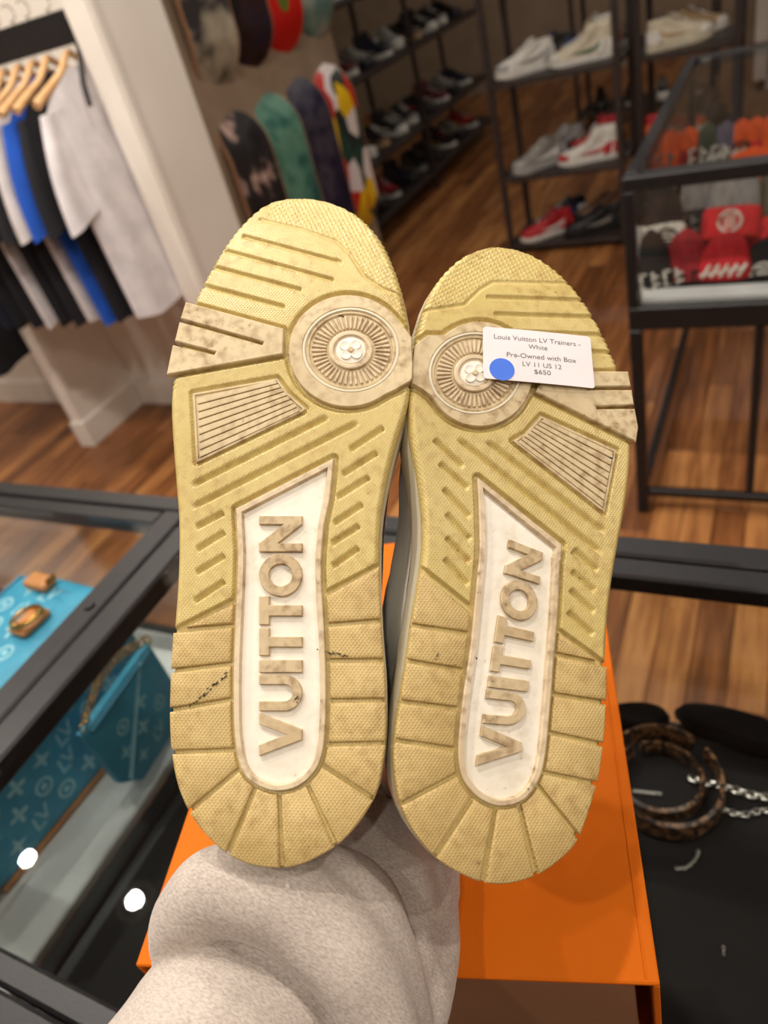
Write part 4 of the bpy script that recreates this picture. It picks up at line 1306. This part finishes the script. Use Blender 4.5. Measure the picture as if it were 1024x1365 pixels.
def chain_piece(label, pts, r, th):
    P = catmull([at_z(a, b, ZJ + r) for a, b in pts], 14, False)
    s = np.concatenate([[0], np.cumsum(np.linalg.norm(np.diff(P, axis=0), axis=1))])
    n = int(s[-1] / (r * 1.5))
    Q = np.stack([np.interp(np.linspace(0, s[-1], n), s, P[:, i]) for i in range(3)], 1)
    base = Q[0]
    t = thing('chain_bracelet', label, 'bracelet', (base[0], base[1], ZJ - r * .0))
    mb = MB()
    for k in range(n):
        d = Q[min(k + 1, n - 1)] - Q[max(k - 1, 0)]; d /= np.linalg.norm(d) + 1e-9
        sd = np.cross(d, (0, 0, 1)); up_ = np.array([0, 0, 1.0]); c = Q[k] - np.array([base[0], base[1], ZJ])
        e = sd if k % 2 == 0 else up_
        mb.tube([c + r * (1.15 * math.cos(a) * d + .8 * math.sin(a) * e) for a in np.linspace(0, 2 * math.pi, 9)], th, 5)
    mb.build('links', M['silver'], t, 60)
    c = Q[-1] - np.array([base[0], base[1], ZJ])
    MB().sphere(c, (r * 1.5, r * 1.1, r * .9), 10, 6).build('clasp', M['silver'], t, 60)


chain_piece('thick silver rope chain bracelet at the right edge', [(925, 1038), (970, 1050), (1015, 1062), (1060, 1058)], .0046, .0017)
chain_piece('thin silver chain bracelet in front of the thick one', [(962, 1078), (990, 1086), (1020, 1080), (1050, 1088)], .0036, .0013)
chain_piece('fine silver chain curled in front of the leopard bangle', [(903, 1157), (915, 1156), (926, 1146), (931, 1135)], .0020, .0008)
chain_piece('silver chain behind the inner leopard bangle', [(846, 1054), (862, 1056), (880, 1058)], .0020, .0008)
ep = at_z(964, 1268, ZJ)
er = thing('earring', 'tiny silver stud earring alone on the black counter floor', 'earring', (ep[0], ep[1], ZJ - .0003))
MB().sphere((0, .003, .002), .0022).sphere((.001, -.004, .002), .0016).build('stone', M['silver'], er, 60)
MB().tube([(0, .003, .002), (.001, -.004, .002)], .0008, 6).build('post', M['silver'], er, 60)

# ------------------------------------------------------------------ knit beanies in the right case
BK = {n: mat('knit_' + n, c, .95, tuple(int(v * .86) for v in c), 70, bump=.5, bscale=260, stretch=(1, 1, .3)) for n, c in
      dict(black=(24, 22, 24), white=(212, 204, 192), grey=(112, 108, 106), red=(186, 24, 34), darkred=(140, 18, 30), orange=(222, 82, 26), olive=(72, 66, 52), green=(54, 66, 52), purple=(92, 84, 104), charcoal=(46, 44, 46)).items()}


def beanie(label, pos, rz, tilt, crown, cuff, mark=None, wd=.19, ht=.20, roll=0.0, pattern=0):
    t = thing('beanie', label, 'knit hat', tuple(pos))
    t.rotation_euler = (-tilt, roll, rz)
    cf = ht * .42
    rg = []
    for z in np.linspace(cf * .5, ht, 9):
        f = (z - cf * .5) / (ht - cf * .5)
        w_ = wd * .47 * math.sqrt(max(.02, 1 - f ** 3.2)); d_ = .020 * math.sqrt(max(.05, 1 - f ** 3))
        rg.append([(w_ * math.cos(a), d_ * math.sin(a), z) for a in np.linspace(0, 2 * math.pi, 24, endpoint=False)])
    MB().rings(rg).build('crown', BK[crown], t, 60)
    rg = []
    for z, e in ((0, -.004), (.006, 0), (cf * .5, .001), (cf - .006, 0), (cf, -.004)):
        rg.append([((wd * .5 + e) * np.sign(math.cos(a)) * abs(math.cos(a)) ** .6, (.027 + e) * np.sign(math.sin(a)) * abs(math.sin(a)) ** .8, z) for a in np.linspace(0, 2 * math.pi, 32, endpoint=False)])
    c = MB().rings(rg).build('cuff', BK[cuff], t, 60)
    if mark:
        mb = MB()
        r2 = np.random.RandomState(pattern * 7 + 1)
        y = -.0285
        if pattern % 3 == 0:      # ring badge with strokes
            o = [(.026 * math.cos(a), y, cf * .5 + .026 * math.sin(a)) for a in np.linspace(0, 2 * math.pi, 17)]
            mb.tube(o, .0035, 6)
            for k in range(3): mb.tube([(-.014, y, cf * .5 - .012 + k * .012), (.014, y, cf * .5 - .010 + k * .012)], .003, 6)
        elif pattern % 3 == 1:    # blocky letter rows
            for rr in range(2):
                for k in range(4):
                    x = -.045 + k * .028
                    mb.box(x, x + .007, y - .002, y + .003, cf * .18 + rr * cf * .36, cf * .18 + rr * cf * .36 + .024)
                    mb.box(x, x + .018, y - .002, y + .003, cf * .18 + rr * cf * .36 + (.018 if (k + rr) % 2 else .008), cf * .18 + rr * cf * .36 + (.024 if (k + rr) % 2 else .014))
        else:                     # slanting strokes
            for k in range(5):
                x = -.045 + .02 * k
                mb.tube([(x, y, cf * .2), (x + .016, y, cf * .75)], .004, 6)
            mb.tube([(-.05, y, cf * .3), (.05, y, cf * .6)], .003, 6)
        mb.build('woven_mark', BK[mark], c, 60)
    return t


def pt_y(px, py, Y):
    p = at_y(px, py, Y); return p


beanie('black beanie with white lettering lying lengthwise at the case front corner', pt_y(880, 402, 1.87), .3, .75, 'black', 'black', 'white', .085, .19, .0, 1)
beanie('beanie with a white cuff and dark mark behind the black lettered one', pt_y(889, 345, 1.99), .2, .7, 'black', 'white', 'black', .10, .20, 0, 0)
beanie('white beanie against the left glass of the right case', pt_y(866, 350, 2.07), .3, .7, 'white', 'white', 'grey', .07, .10, 0, 0)
beanie('grey beanie with a black marked cuff beside the red cuffed one', pt_y(930, 330, 2.06), .1, .7, 'grey', 'black', 'grey', .10, .22, 0, 1)
beanie('grey beanie with a bright red cuff and round white badge', pt_y(972, 322, 2.00), -.05, .7, 'grey', 'red', 'white', .135, .19, 0, 0)
beanie('dark red beanie with a black mark at the case front', pt_y(915, 402, 1.88), .12, .8, 'darkred', 'darkred', 'black', .115, .19, 0, 1)
beanie('red beanie with white slanting lettering at the case front', pt_y(963, 380, 1.90), -.05, .7, 'red', 'red', 'white', .12, .13, 0, 2)
beanie('olive beanie with a red cuff at the right picture edge', pt_y(1018, 348, 1.98), -.1, .75, 'olive', 'red', 'darkred', .12, .24, 0, 2)
beanie('orange beanie with a white badge high behind the red cuffed one', pt_y(998, 268, 2.17), -.1, .5, 'orange', 'orange', 'white', .17, .13, 0, 0)
beanie('black beanie with a white mark at the right picture edge', pt_y(1016, 386, 1.90), -.15, .8, 'black', 'black', 'white', .13, .13, 0, 0)
ROWB = [(872, 222, 'green', 'green', 'grey', 'green beanie at the left end of the rear beanie row'), (895, 220, 'orange', 'orange', None, 'plain orange beanie second in the rear beanie row'),
        (918, 218, 'orange', 'darkred', None, 'orange beanie with dark red cuff third in the rear row'), (943, 215, 'green', 'charcoal', 'white', 'dark beanie with white mark in the rear beanie row'),
        (967, 212, 'purple', 'purple', 'white', 'purple grey beanie with white mark in the rear beanie row'), (988, 209, 'orange', 'orange', 'black', 'orange beanie with black mark right of the purple one'),
        (1007, 207, 'orange', 'red', None, 'orange beanie with red cuff in the rear row'), (1026, 205, 'orange', 'orange', None, 'orange beanie cut by the right picture edge, rear row')]
q0_ = at_y(945, 218, 2.36)
for k, (px_, py_, c1, c2, mk, lb_) in enumerate(ROWB):
    q = at_y(px_, py_, 2.36)
    beanie(lb_, (q[0], 2.36, q0_[2]), 0, .2, c1, c2, mk, .072, .10, 0, 1 + k)
RH = q0_[2] - .6682
rs = thing('display_riser', 'low black riser under the rear row of beanies', 'riser', (.1, 2.38, .6682))
MB().box(-.40, .7, -.07, .07, RH - .0105, RH - .0005, .003).build('riser_top', M['black_board'], rs)
for x_ in (-.40, .69): MB().box(x_, x_ + .01, -.07, .07, 0, RH - .011, .002).build('riser_side', M['black_board'], rs)

mt = thing('display_mat', 'black cloth mat under the beanies in the right case', 'mat', (.33, 2.40, .6642))
MB().box(-.63, .64, -.53, .54, .0002, .0035, .001).build('cloth', M['velvet'], mt)
MB().box(-.632, .642, -.534, -.5302, .0002, .0038, .001).build('hem', M['velvet'], mt)

# ------------------------------------------------------------------ clothes on the rail
rail = thing('clothes_rail', 'black clothes rail fixed between the partition and the corner', 'clothes rail', (-2.36, 2.03, 1.475))
MB().box(-.437, .432, -.010, .010, .0, .088, .003).build('bar', M['black'], rail)
for x_ in (-.437, .424): MB().box(x_, x_ + .008, -.03, .03, -.03, .08, .002).build('bracket', M['black'], rail)
MB().tube([(.425, -.02, -.02), (.425, -.06, -.10), (.425, -.07, -.16)], .008, 8).build('side_hook', M['black'], rail, 60)
M['hanger'] = mat('beech_hanger', (226, 182, 130), .45, (210, 162, 110), 8, stretch=(8, 1, 8))


def hanger_mesh():
    arms = MB()
    pts = [(0, y, -.135 - .42 * abs(y) ** 1.15 * 1.0 + .03 * math.exp(-(y / .04) ** 2)) for y in np.linspace(-.21, .21, 17)]
    arms.tube(pts, [.010 + .004 * abs(p[1]) / .21 for p in pts], 10, 1.0)
    hk = MB()
    hk.tube([(0, .021, -.11), (0, .022, -.02)] + [(0, .022 * math.sin(a), .028 - .022 * math.cos(a) + .0) for a in np.linspace(-.3, 3.9, 12)], .002, 8)
    return arms.mesh('arms', 60), hk.mesh('hook', 60)


hm, hk = hanger_mesh()
hm.materials.append(M['hanger']); hk.materials.append(M['silver'])
CL = {n: mat('jersey_' + n, c, .9, tuple(max(0, int(v * .92)) for v in c), 14, bump=.2, bscale=500) for n, c in
      dict(black=(20, 20, 26), black2=(28, 27, 32), white=(226, 220, 222), blue=(24, 84, 190), offwhite=(214, 206, 204), red=(180, 30, 34), green=(150, 184, 138), navy=(24, 28, 44)).items()}
RZ = 1.565


def tshirt(x, y, col, label, seed, half=.27, th=.030, length=.74, drop=.30, rz=0.0, lean=0.0, near_print=None):
    r2 = np.random.RandomState(seed)
    ph = r2.rand(4) * 6.28
    t = thing('t_shirt', label, 't-shirt', (x, y, RZ), rz, 'shirts on the clothes rail')
    t.rotation_euler = (0, lean, rz)
    rg = []
    n = 40
    top = -.142
    for z in np.concatenate([np.linspace(top, top - .12, 6), np.linspace(top - .14, top - length, 14)]):
        d = top - z
        hw_ = .075 + (half - .075) * min(1, (d / .13) ** .8) if d < .13 else half + .012 * (d - .13)
        tk = .010 + th * min(1, d / .25) + .006 * d
        ring = []
        for k in range(n):
            a = 2 * math.pi * k / n
            c_, s_ = math.cos(a), math.sin(a)
            w_ = tk * (1 + .25 * math.sin(5 * a + ph[0] + 2 * d) * min(1, d * 2) + .15 * math.sin(9 * a + ph[1]) * min(1, d * 2))
            ring.append((w_ * s_, hw_ * np.sign(c_) * abs(c_) ** .8, z + (.010 * math.sin(3 * a + ph[2]) if d > length - .06 else 0)))
        rg.append(ring)
    MB().rings(rg, True, True).build('shirt_body', CL[col], t, 60)
    for sg in (-1, 1):
        rg = []
        for f in np.linspace(0, 1, 9):
            c = np.array([th * .2 * math.sin(ph[3]), sg * (half - .06 + .07 * f + .02 * math.sin(3 * f)), top - .09 - drop * f])
            ry, rx = .050 + .032 * f, (.018 + .013 * f) * (1 + .10 * math.sin(6 * f + ph[1]))
            rg.append([tuple(c + np.array([rx * math.cos(a) * (1 + .18 * math.sin(4 * a + ph[2])), ry * math.sin(a), -.012 * sg * math.sin(a) * 2 * f])) for a in np.linspace(0, 2 * math.pi, 22, endpoint=False)])
        MB().rings(rg, True, True).build('sleeve', CL[col], t, 60)
    if near_print:
        P = [(th * .9 + .005, .05 + .09 * math.cos(a), -.42 + .11 * math.sin(a)) for a in np.linspace(0, 2 * math.pi, 24, endpoint=False)]
        MB().rings([[(p[0] - .03, p[1], p[2]) for p in P], P]).build('print', CL[near_print], t)
    h = thing('coat_hanger', 'wooden coat hanger holding the ' + label.split(' on ')[0].split(' with ')[0], 'coat hanger', (x, y, RZ), rz, 'wooden hangers on the rail')
    h.rotation_euler = (0, lean, rz)
    link('arms', hm, None, h); link('hook', hk, None, h)
    return t


SY = 2.03
SH = [(-2.70, 'navy', 'navy t-shirt leftmost on the visible rail', .0), (-2.62, 'black', 'black t-shirt second from the left on the rail', 0), (-2.54, 'black2', 'black t-shirt third from the left on the rail', 0),
      (-2.46, 'white', 'white t-shirt between two black ones on the rail', 0), (-2.385, 'black', 'black t-shirt just right of the left white one', 0), (-2.31, 'black2', 'black t-shirt just left of the off-white one', 0),
      (-2.238, 'offwhite', 'off-white t-shirt beside the blue one', 0), (-2.168, 'blue', 'royal blue t-shirt beside the off-white one', 0), (-2.10, 'black', 'black t-shirt between the blue and the last white one', 0)]
for k, (x, c, lb_, rz_) in enumerate(SH):
    tshirt(x, SY, c, lb_, k, th=.014, lean=math.radians(-3), half=.235)
tshirt(-2.01, SY, 'white', 'white t-shirt with a green print hanging last before the corner', 31, half=.225, th=.026, near_print='green', lean=math.radians(-3))
# a second short rail in the neighbouring recess holds a black sweatshirt
r2_ = thing('clothes_rail', 'black clothes rail in the recess left of the partition', 'clothes rail', (-3.3, 2.03, 1.30))
MB().box(-.5, .43, -.012, .012, 0, .04, .003).build('bar', M['black'], r2_)
for x_ in (-.5, .422): MB().box(x_, x_ + .008, -.012, .30, 0, .04, .002).build('bracket', M['black'], r2_)
RZ = 1.345
tshirt(-2.97, 2.03, 'black', 'black shirt with a red patch hanging left of the partition', 41, half=.25, th=.045, near_print='red')
tshirt(-3.12, 2.03, 'navy', 'dark navy shirt behind the black one left of the partition', 42, half=.25, th=.035)

# ------------------------------------------------------------------ skateboard decks on the taupe wall
G = {}
G['bw'] = multi('print_black_pink', [(26, 25, 28), (34, 32, 34), (44, 40, 42), (196, 164, 152)], 9, .35, 'noise', (1, 1, .7))
G['teal'] = multi('print_teal', [(34, 84, 78), (78, 128, 110), (96, 142, 122), (44, 96, 86)], 5, .35, 'noise')
G['navy'] = multi('print_navy', [(28, 26, 48), (42, 38, 58), (66, 62, 74), (34, 30, 50)], 6, .35, 'noise')
G['multi'] = multi('print_red_yellow', [(196, 24, 34), (232, 188, 30), (226, 214, 214), (36, 50, 46), (200, 40, 30), (40, 70, 60), (226, 214, 210)], 13, .3, 'voronoi', (1, 1, .6))
G['cream'] = multi('print_cream_grey', [(52, 48, 50), (150, 142, 124), (186, 174, 152), (88, 66, 54)], 5, .35, 'noise')
G['brown'] = multi('print_dark_brown', [(22, 16, 20), (46, 26, 22), (28, 28, 52), (36, 22, 20)], 5, .35, 'noise')
G['red'] = mat('print_red', (204, 30, 24), .3, (190, 22, 20), 6)
G['green'] = mat('print_green', (96, 120, 44), .4, (82, 104, 36), 12)
G['pale'] = multi('print_pale_teal', [(170, 166, 156), (120, 146, 138), (60, 110, 106), (186, 180, 168)], 4, .35, 'noise')
M['ply'] = mat('maple_ply', (176, 136, 106), .5, (158, 118, 90), 40, stretch=(1, 1, 14))


def deck_meshes(L=.82, W=.25):
    """deck standing on its tail, graphic towards +x, kicks bending back to the wall"""
    ns, nw = 26, 9
    front, back = [], []
    for i in range(ns):
        s = -1 + 2 * i / (ns - 1); s = math.sin(s * math.pi / 2) * .5 + s * .5 if 0 else s
        z = s * L / 2
        e = max(0, (abs(z) - (L / 2 - W / 2)) / (W / 2))
        hw_ = W / 2 * math.sqrt(max(.0004, 1 - e ** 2.1))
        kick = -max(0, abs(z) - .24) ** 1.5 * 1.1
        for j in range(nw):
            y = -hw_ + 2 * hw_ * j / (nw - 1)
            x = kick - .004 * (y / (W / 2)) ** 2
            front.append((x + .009, y, z + L / 2)); back.append((x - .009, y, z + L / 2))
    f = []
    n = len(front)
    for i in range(ns - 1):
        for j in range(nw - 1):
            a = i * nw + j
            f.append((n + a, n + a + nw, n + a + nw + 1, n + a + 1))
    ringi = [j for j in range(nw)] + [i * nw + nw - 1 for i in range(1, ns)] + [(ns - 1) * nw + j for j in range(nw - 2, -1, -1)] + [i * nw for i in range(ns - 2, 0, -1)]
    for a, b in zip(ringi, ringi[1:] + ringi[:1]): f.append((a, n + a, n + b, b))
    f2 = [(i * nw + j, i * nw + j + 1, i * nw + j + nw + 1, i * nw + j + nw) for i in range(ns - 1) for j in range(nw - 1)]
    deck = make_mesh('deck', front + back, f + f2, 40)
    g = [(x + .0012, y * .95, z) for x, y, z in front]
    gr = make_mesh('graphic', g, f2, 60)
    return deck, gr


dk, gr0 = deck_meshes()
dk.materials.append(M['ply'])
DX = -1.985
DK = [(2.755, .30, 'bw', 'black skateboard deck with pink and white print, lower row nearest the corner'), (3.03, .30, 'teal', 'teal green skateboard deck in the lower row'),
      (3.305, .30, 'navy', 'dark navy grey skateboard deck in the lower row'), (3.575, .30, 'multi', 'red and yellow patterned skateboard deck at the lower row end'),
      (2.76, 1.19, 'cream', 'cream and grey printed skateboard deck, upper row nearest the corner'), (3.03, 1.195, 'brown', 'dark brown skateboard deck in the upper row'),
      (3.30, 1.195, 'red', 'red skateboard deck with a green badge in the upper row'), (3.60, 1.195, 'pale', 'pale teal skateboard deck at the upper row end')]
for y, z, g, lb_ in DK:
    t = thing('skateboard_deck', lb_, 'skateboard', (DX, y, z), math.radians(-10), 'skateboard decks on the wall')
    link('deck', dk, None, t)
    gm = gr0.copy(); gm.materials.clear(); link('graphic', gm, G[g], t)
    if g == 'red':
        MB().rings([[(.0103 + h_, .035 * math.cos(a), .22 + .06 * math.sin(a)) for a in np.linspace(0, 2 * math.pi, 16, endpoint=False)] for h_ in (0, .0008)], False, True).build('badge', G['green'], t)
    for zz in (.25, .53): MB().box(-.05, -.0092, -.012, .012, zz, zz + .02, .002).build('wall_mount', M['black'], t)

# ------------------------------------------------------------------ shoe shelves
def shelf_unit(label, x0, x1, y0, y1, zs, top, posts_y=None):
    cx, cy = (x0 + x1) / 2, (y0 + y1) / 2
    t = thing('shoe_shelf', label, 'shelf', (cx, cy, 0))
    ys = posts_y or [y0, y1 - .028]
    for py_ in ys:
        for px_ in (x0, x1 - .028):
            MB().box(px_ - cx, px_ - cx + .028, py_ - cy, py_ - cy + .028, 0, top, .002).build('post', M['shelf'], t)
    for z in zs:
        MB().box(x0 - cx + .029, x1 - cx - .029, y0 - cy, y1 - cy, z - .024, z, .002).build('shelf_board', M['shelf'], t)
        for xx in (x0 - cx + .0005, x1 - cx - .0285):
            MB().box(xx, xx + .028, y0 - cy + .029, y1 - cy - .029, z - .024, z, .002).build('side_rail', M['shelf'], t)
    return t


MZ = [.05, .40, .835, 1.27]
shelf_unit('dark metal shoe shelf in the middle of the room', -1.355, -.735, 3.88, 4.26, MZ, 1.75)
shelf_unit('dark metal shoe shelf right of the middle one', -.70, -.26, 4.05, 4.43, [.05, .42, .80, 1.15], 1.6)
shelf_unit('long dark shoe rack beyond the skateboard wall', -2.70, -2.30, 3.80, 6.75, [.12, .44, .90, 1.28], 1.75, [3.80, 5.28, 6.72])
shelf_unit('far dark shoe shelf behind the middle one', -1.50, -.55, 6.2, 6.6, [.12, .5, .9, 1.3], 1.75)


def shoe_outline(L):
    pts = [(0, .0), (.004, .026), (.03, .036), (.08, .035), (.13, .034), (.18, .042), (.22, .047), (.26, .041), (.285, .026), (.295, .0),
           (.285, -.022), (.26, -.038), (.22, -.046), (.18, -.044), (.13, -.037), (.08, -.035), (.03, -.036), (.004, -.026)]
    return catmull([(x * L / .295, y) for x, y in pts], 3)


def shoe_parts(high=False, chunky=False):
    O = shoe_outline(.30)
    def lay(z, heel, toe, sc):
        x0_, x1_ = O[:, 0].min(), O[:, 0].max()
        f = (O[:, 0] - x0_) / (x1_ - x0_)
        x2 = x0_ + heel + f * (x1_ - x0_ - heel - toe)
        spring = .9 * np.maximum(0, x2 - .20) ** 2
        return [(a, b * sc, z + s) for a, b, s in zip(x2, O[:, 1], spring)]
    h0 = .036 if chunky else .028
    sole = MB().rings([lay(0, .004, .004, .95), lay(.004, 0, 0, 1), lay(h0 * .6, .001, .001, 1.0), lay(h0, .003, .004, .97), lay(h0 + .001, .006, .008, .92)]).mesh('sole', 40)
    k = .035 if high else 0
    up = [lay(h0, .006, .008, .93), lay(h0 + .012, .005, .010, .92), lay(h0 + .026, .006, .024, .86), lay(h0 + .038, .008, .055, .76), lay(h0 + .050, .010, .095, .68), lay(h0 + .062, .011, .135, .64),
          lay(h0 + .074 + k * .5, .012, .165, .62), lay(h0 + .084 + k, .012, .180, .62), lay(h0 + .086 + k, .016, .184, .56), lay(h0 + .080 + k, .021, .186, .50), lay(h0 + .040, .022, .186, .46)]
    upm = MB().rings(up, False, True).mesh('upper', 60)
    toe = MB().rings([lay(h0 + .0005, .150, .0055, .955), lay(h0 + .013, .160, .0075, .945), lay(h0 + .022, .175, .017, .91), lay(h0 + .026, .19, .024, .86)], False, False).mesh('toe_cap', 60)
    hl = MB().rings([lay(h0 + .0005, .003, .215, .955), lay(h0 + .018, .002, .222, .93), lay(h0 + .036, .004, .232, .80), lay(h0 + .052, .006, .240, .70)], False, False).mesh('heel_counter', 60)
    st = MB()
    for sg in (-1, 1):
        q = [(.055, .045 + h0), (.10, .028 + h0), (.15, .022 + h0), (.20, .020 + h0), (.15, .012 + h0), (.10, .012 + h0), (.065, .024 + h0)]
        wd = lambda x, z: sg * (np.interp(x, [0, .03, .08, .13, .18, .22], [.02, .036, .035, .035, .043, .047]) * np.interp(z - h0, [0, .012, .026, .038, .05], [.95, .94, .88, .79, .71]) + .0012)
        st.rings([[(x, wd(x, z) * .96, z) for x, z in q], [(x, wd(x, z) + sg * .001, z) for x, z in q]], False, True)
    stm = st.mesh('side_stripe')
    lc = MB()
    for i in range(5):
        x = .215 - .022 * i; z = h0 + .036 + .0125 * i + .0
        wd = .024 - .0008 * i
        lc.tube([(x + .006 * (1 if i % 2 else -1) * y / wd, y, z + .010 - .012 * (y / wd) ** 2) for y in np.linspace(-wd, wd, 5)], .0035, 6)
    lcm = lc.mesh('laces', 60)
    tg_ = MB().rings([[(.205 - .10 * f + .0, .024 * math.cos(a), h0 + .036 + .062 * f + (k if f > .8 else 0) + .005 * math.sin(a)) for a in np.linspace(0, 2 * math.pi, 12, endpoint=False)] for f in np.linspace(0, 1.05, 6)]).mesh('tongue', 60)
    return dict(sole=sole, upper=upm, toe_cap=toe, heel_counter=hl, side_stripe=stm, laces=lcm, tongue=tg_)


SP = {'low': shoe_parts(), 'high': shoe_parts(high=True), 'chunky': shoe_parts(chunky=True)}
SM = {}
SC = dict(white=(216, 212, 204), cream=(206, 196, 172), grey=(136, 130, 124), silver=(164, 162, 160), black=(22, 20, 22), red=(178, 26, 34), orange=(204, 88, 30), green=(58, 96, 66), blue=(34, 70, 150), brown=(112, 76, 50), navy=(28, 32, 52), tan=(176, 146, 108), yellow=(214, 170, 40), pink=(204, 130, 130), teal=(40, 128, 120), maroon=(94, 30, 38))
for n_, c_ in SC.items(): SM[n_] = mat('shoe_' + n_, c_, .5, tuple(int(v * .93) for v in c_), 30)
MESHC = {}


def shelf_shoe(kind, cols, pos, rz, label, group, roll=0.0):
    """cols: sole, upper, overlay, stripe, laces"""
    t = thing('sneaker', label, 'sneaker', pos, rz, group)
    cm = dict(sole=cols[0], upper=cols[1], toe_cap=cols[2], heel_counter=cols[2], side_stripe=cols[3], laces=cols[4], tongue=cols[1])
    for pn, me_ in SP[kind].items():
        key = (kind, pn, cm[pn])
        if key not in MESHC:
            m2 = me_.copy(); m2.materials.append(SM[cm[pn]]); MESHC[key] = m2
        link(pn, MESHC[key], None, t)
    return t


def shoe_at(kind, cols, px, py, z, rz, label, group, Y=None):
    """stand a shoe so that its middle is at the traced spot on a shelf of height z"""
    p = at_z(px, py, z) if Y is None else at_y(px, py, Y)
    a = math.radians(rz)
    return shelf_shoe(kind, cols, (p[0] - .15 * math.cos(a), p[1] - .15 * math.sin(a), z + .0005), a, label, group)


GM = 'sneakers on the middle shelf unit'
def row(z, items, y, group):
    for x, kind, cols, rz, label in items:
        a = math.radians(rz)
        shelf_shoe(kind, cols, (x - .15 * math.cos(a), y - .15 * math.sin(a), z + .0005), a, label, group)


row(MZ[2], [(-1.19, 'chunky', ('white', 'white', 'silver', 'grey', 'white'), 212, 'white runner at the left front of the middle unit top shelf'),
            (-.925, 'high', ('white', 'cream', 'white', 'green', 'white'), 190, 'white high sneaker with green accents beside the white runner')], 4.0, GM)
row(MZ[2], [(-1.12, 'low', ('black', 'black', 'blue', 'black', 'blue'), 200, 'black and blue sneaker behind the white runner'),
            (-.925, 'high', ('white', 'white', 'red', 'red', 'white'), 195, 'white and red high sneaker behind the green accented one')], 4.15, GM)
row(MZ[1], [(-1.17, 'chunky', ('silver', 'grey', 'silver', 'white', 'white'), 222, 'grey silver runner at the left of the middle shelf'),
            (-.925, 'high', ('white', 'white', 'red', 'red', 'orange'), 192, 'red and white high sneaker at the right of the middle shelf')], 3.99, GM)
row(MZ[1], [(-1.11, 'chunky', ('grey', 'silver', 'grey', 'black', 'grey'), 222, 'second grey runner behind the silver one on the middle shelf'),
            (-.925, 'high', ('black', 'red', 'black', 'black', 'black'), 200, 'red and black high sneaker behind the red and white one')], 4.16, GM)
row(MZ[0], [(-1.17, 'low', ('white', 'red', 'red', 'white', 'grey'), 215, 'red low sneaker at the left of the bottom shelf'),
            (-.925, 'low', ('black', 'black', 'black', 'grey', 'black'), 200, 'black sneaker at the right of the bottom shelf')], 3.99, GM)
row(MZ[0], [(-1.13, 'low', ('white', 'navy', 'white', 'blue', 'white'), 215, 'navy and white sneaker behind the red one on the bottom shelf'),
            (-.925, 'chunky', ('black', 'brown', 'black', 'black', 'black'), 200, 'brown black sneaker behind the black one on the bottom shelf')], 4.16, GM)
row(MZ[3], [(-1.18, 'low', ('white', 'black', 'black', 'white', 'white'), 200, 'black sneaker at the left of the highest visible shelf'), (-.90, 'low', ('white', 'red', 'white', 'white', 'white'), 195, 'red sneaker at the right of the highest visible shelf')], 4.02, GM)
GR = 'sneakers on the right shelf unit'
row(.80, [(-.52, 'chunky', ('cream', 'cream', 'white', 'tan', 'white'), 20, 'cream sneaker pointing right on the right unit top shelf')], 4.16, GR)
row(.80, [(-.47, 'low', ('white', 'tan', 'white', 'orange', 'white'), 25, 'tan and white sneaker behind the cream one')], 4.32, GR)
row(.42, [(-.54, 'low', ('white', 'red', 'orange', 'white', 'white'), 20, 'red and orange sneaker on the right unit middle shelf')], 4.16, GR)
row(.42, [(-.46, 'low', ('black', 'black', 'black', 'grey', 'black'), 25, 'black sneaker behind the red and orange one')], 4.32, GR)
row(.05, [(-.55, 'low', ('orange', 'green', 'white', 'white', 'white'), 20, 'green and white sneaker with orange sole on the bottom shelf')], 4.16, GR)
row(1.15, [(-.52, 'low', ('white', 'navy', 'white', 'white', 'white'), 20, 'navy sneaker on the uppermost board of the right unit')], 4.2, GR)
GL = 'sneakers on the long rack'
rack_cols = [('white', 'black', 'grey', 'white', 'white'), ('black', 'black', 'black', 'red', 'black'), ('white', 'maroon', 'maroon', 'white', 'white'), ('black', 'grey', 'black', 'black', 'white'), ('white', 'navy', 'black', 'white', 'navy'),
             ('white', 'silver', 'white', 'black', 'white'), ('tan', 'black', 'brown', 'tan', 'black'), ('white', 'black', 'white', 'white', 'white')]
low_cols = [('black', 'black', 'black', 'grey', 'grey'), ('white', 'black', 'black', 'yellow', 'red'), ('black', 'grey', 'black', 'white', 'white'), ('white', 'red', 'black', 'yellow', 'white'), ('black', 'navy', 'black', 'black', 'black'), ('grey', 'black', 'black', 'black', 'black')]
ordn = ['first', 'second', 'third', 'fourth', 'fifth', 'sixth', 'seventh', 'eighth', 'ninth', 'tenth']
for z, nm, cols, n_, sh in ((.90, 'upper', rack_cols, 10, 0), (.44, 'middle', rack_cols, 10, 3), (.12, 'bottom', low_cols, 10, 0), (1.28, 'top', rack_cols, 9, 5)):
    for k in range(n_):
        c = cols[(k + sh) % len(cols)]
        a = math.radians(-20 + 14 * ((k * 37) % 5 - 2) / 2)
        y = 4.02 + .27 * k
        kind = ('low', 'chunky', 'high')[(k * 5 + sh) % 3]
        look = (c[1] + ' sneaker') if c[1] == c[2] else (c[1] + ' and ' + c[2] + ' sneaker')
        shelf_shoe(kind, c, (-2.50 - .15 * math.cos(a), y - .15 * math.sin(a), z + .0005), a, '%s, %s along the %s board of the long rack' % (look, ordn[k], nm), GL)
GF = 'sneakers on the far shelf'
for z, nm in ((.12, 'bottom'), (.5, 'second'), (.9, 'third')):
    for k in range(4):
        c = rack_cols[(k * 3 + int(z * 10)) % 8]
        a = math.radians(-80)
        shelf_shoe('low', c, (-1.38 + .22 * k, 6.52, z + .0005), a, '%s sneaker, %s from the left on the %s board of the far shelf' % (c[1], ordn[k], nm), GF)
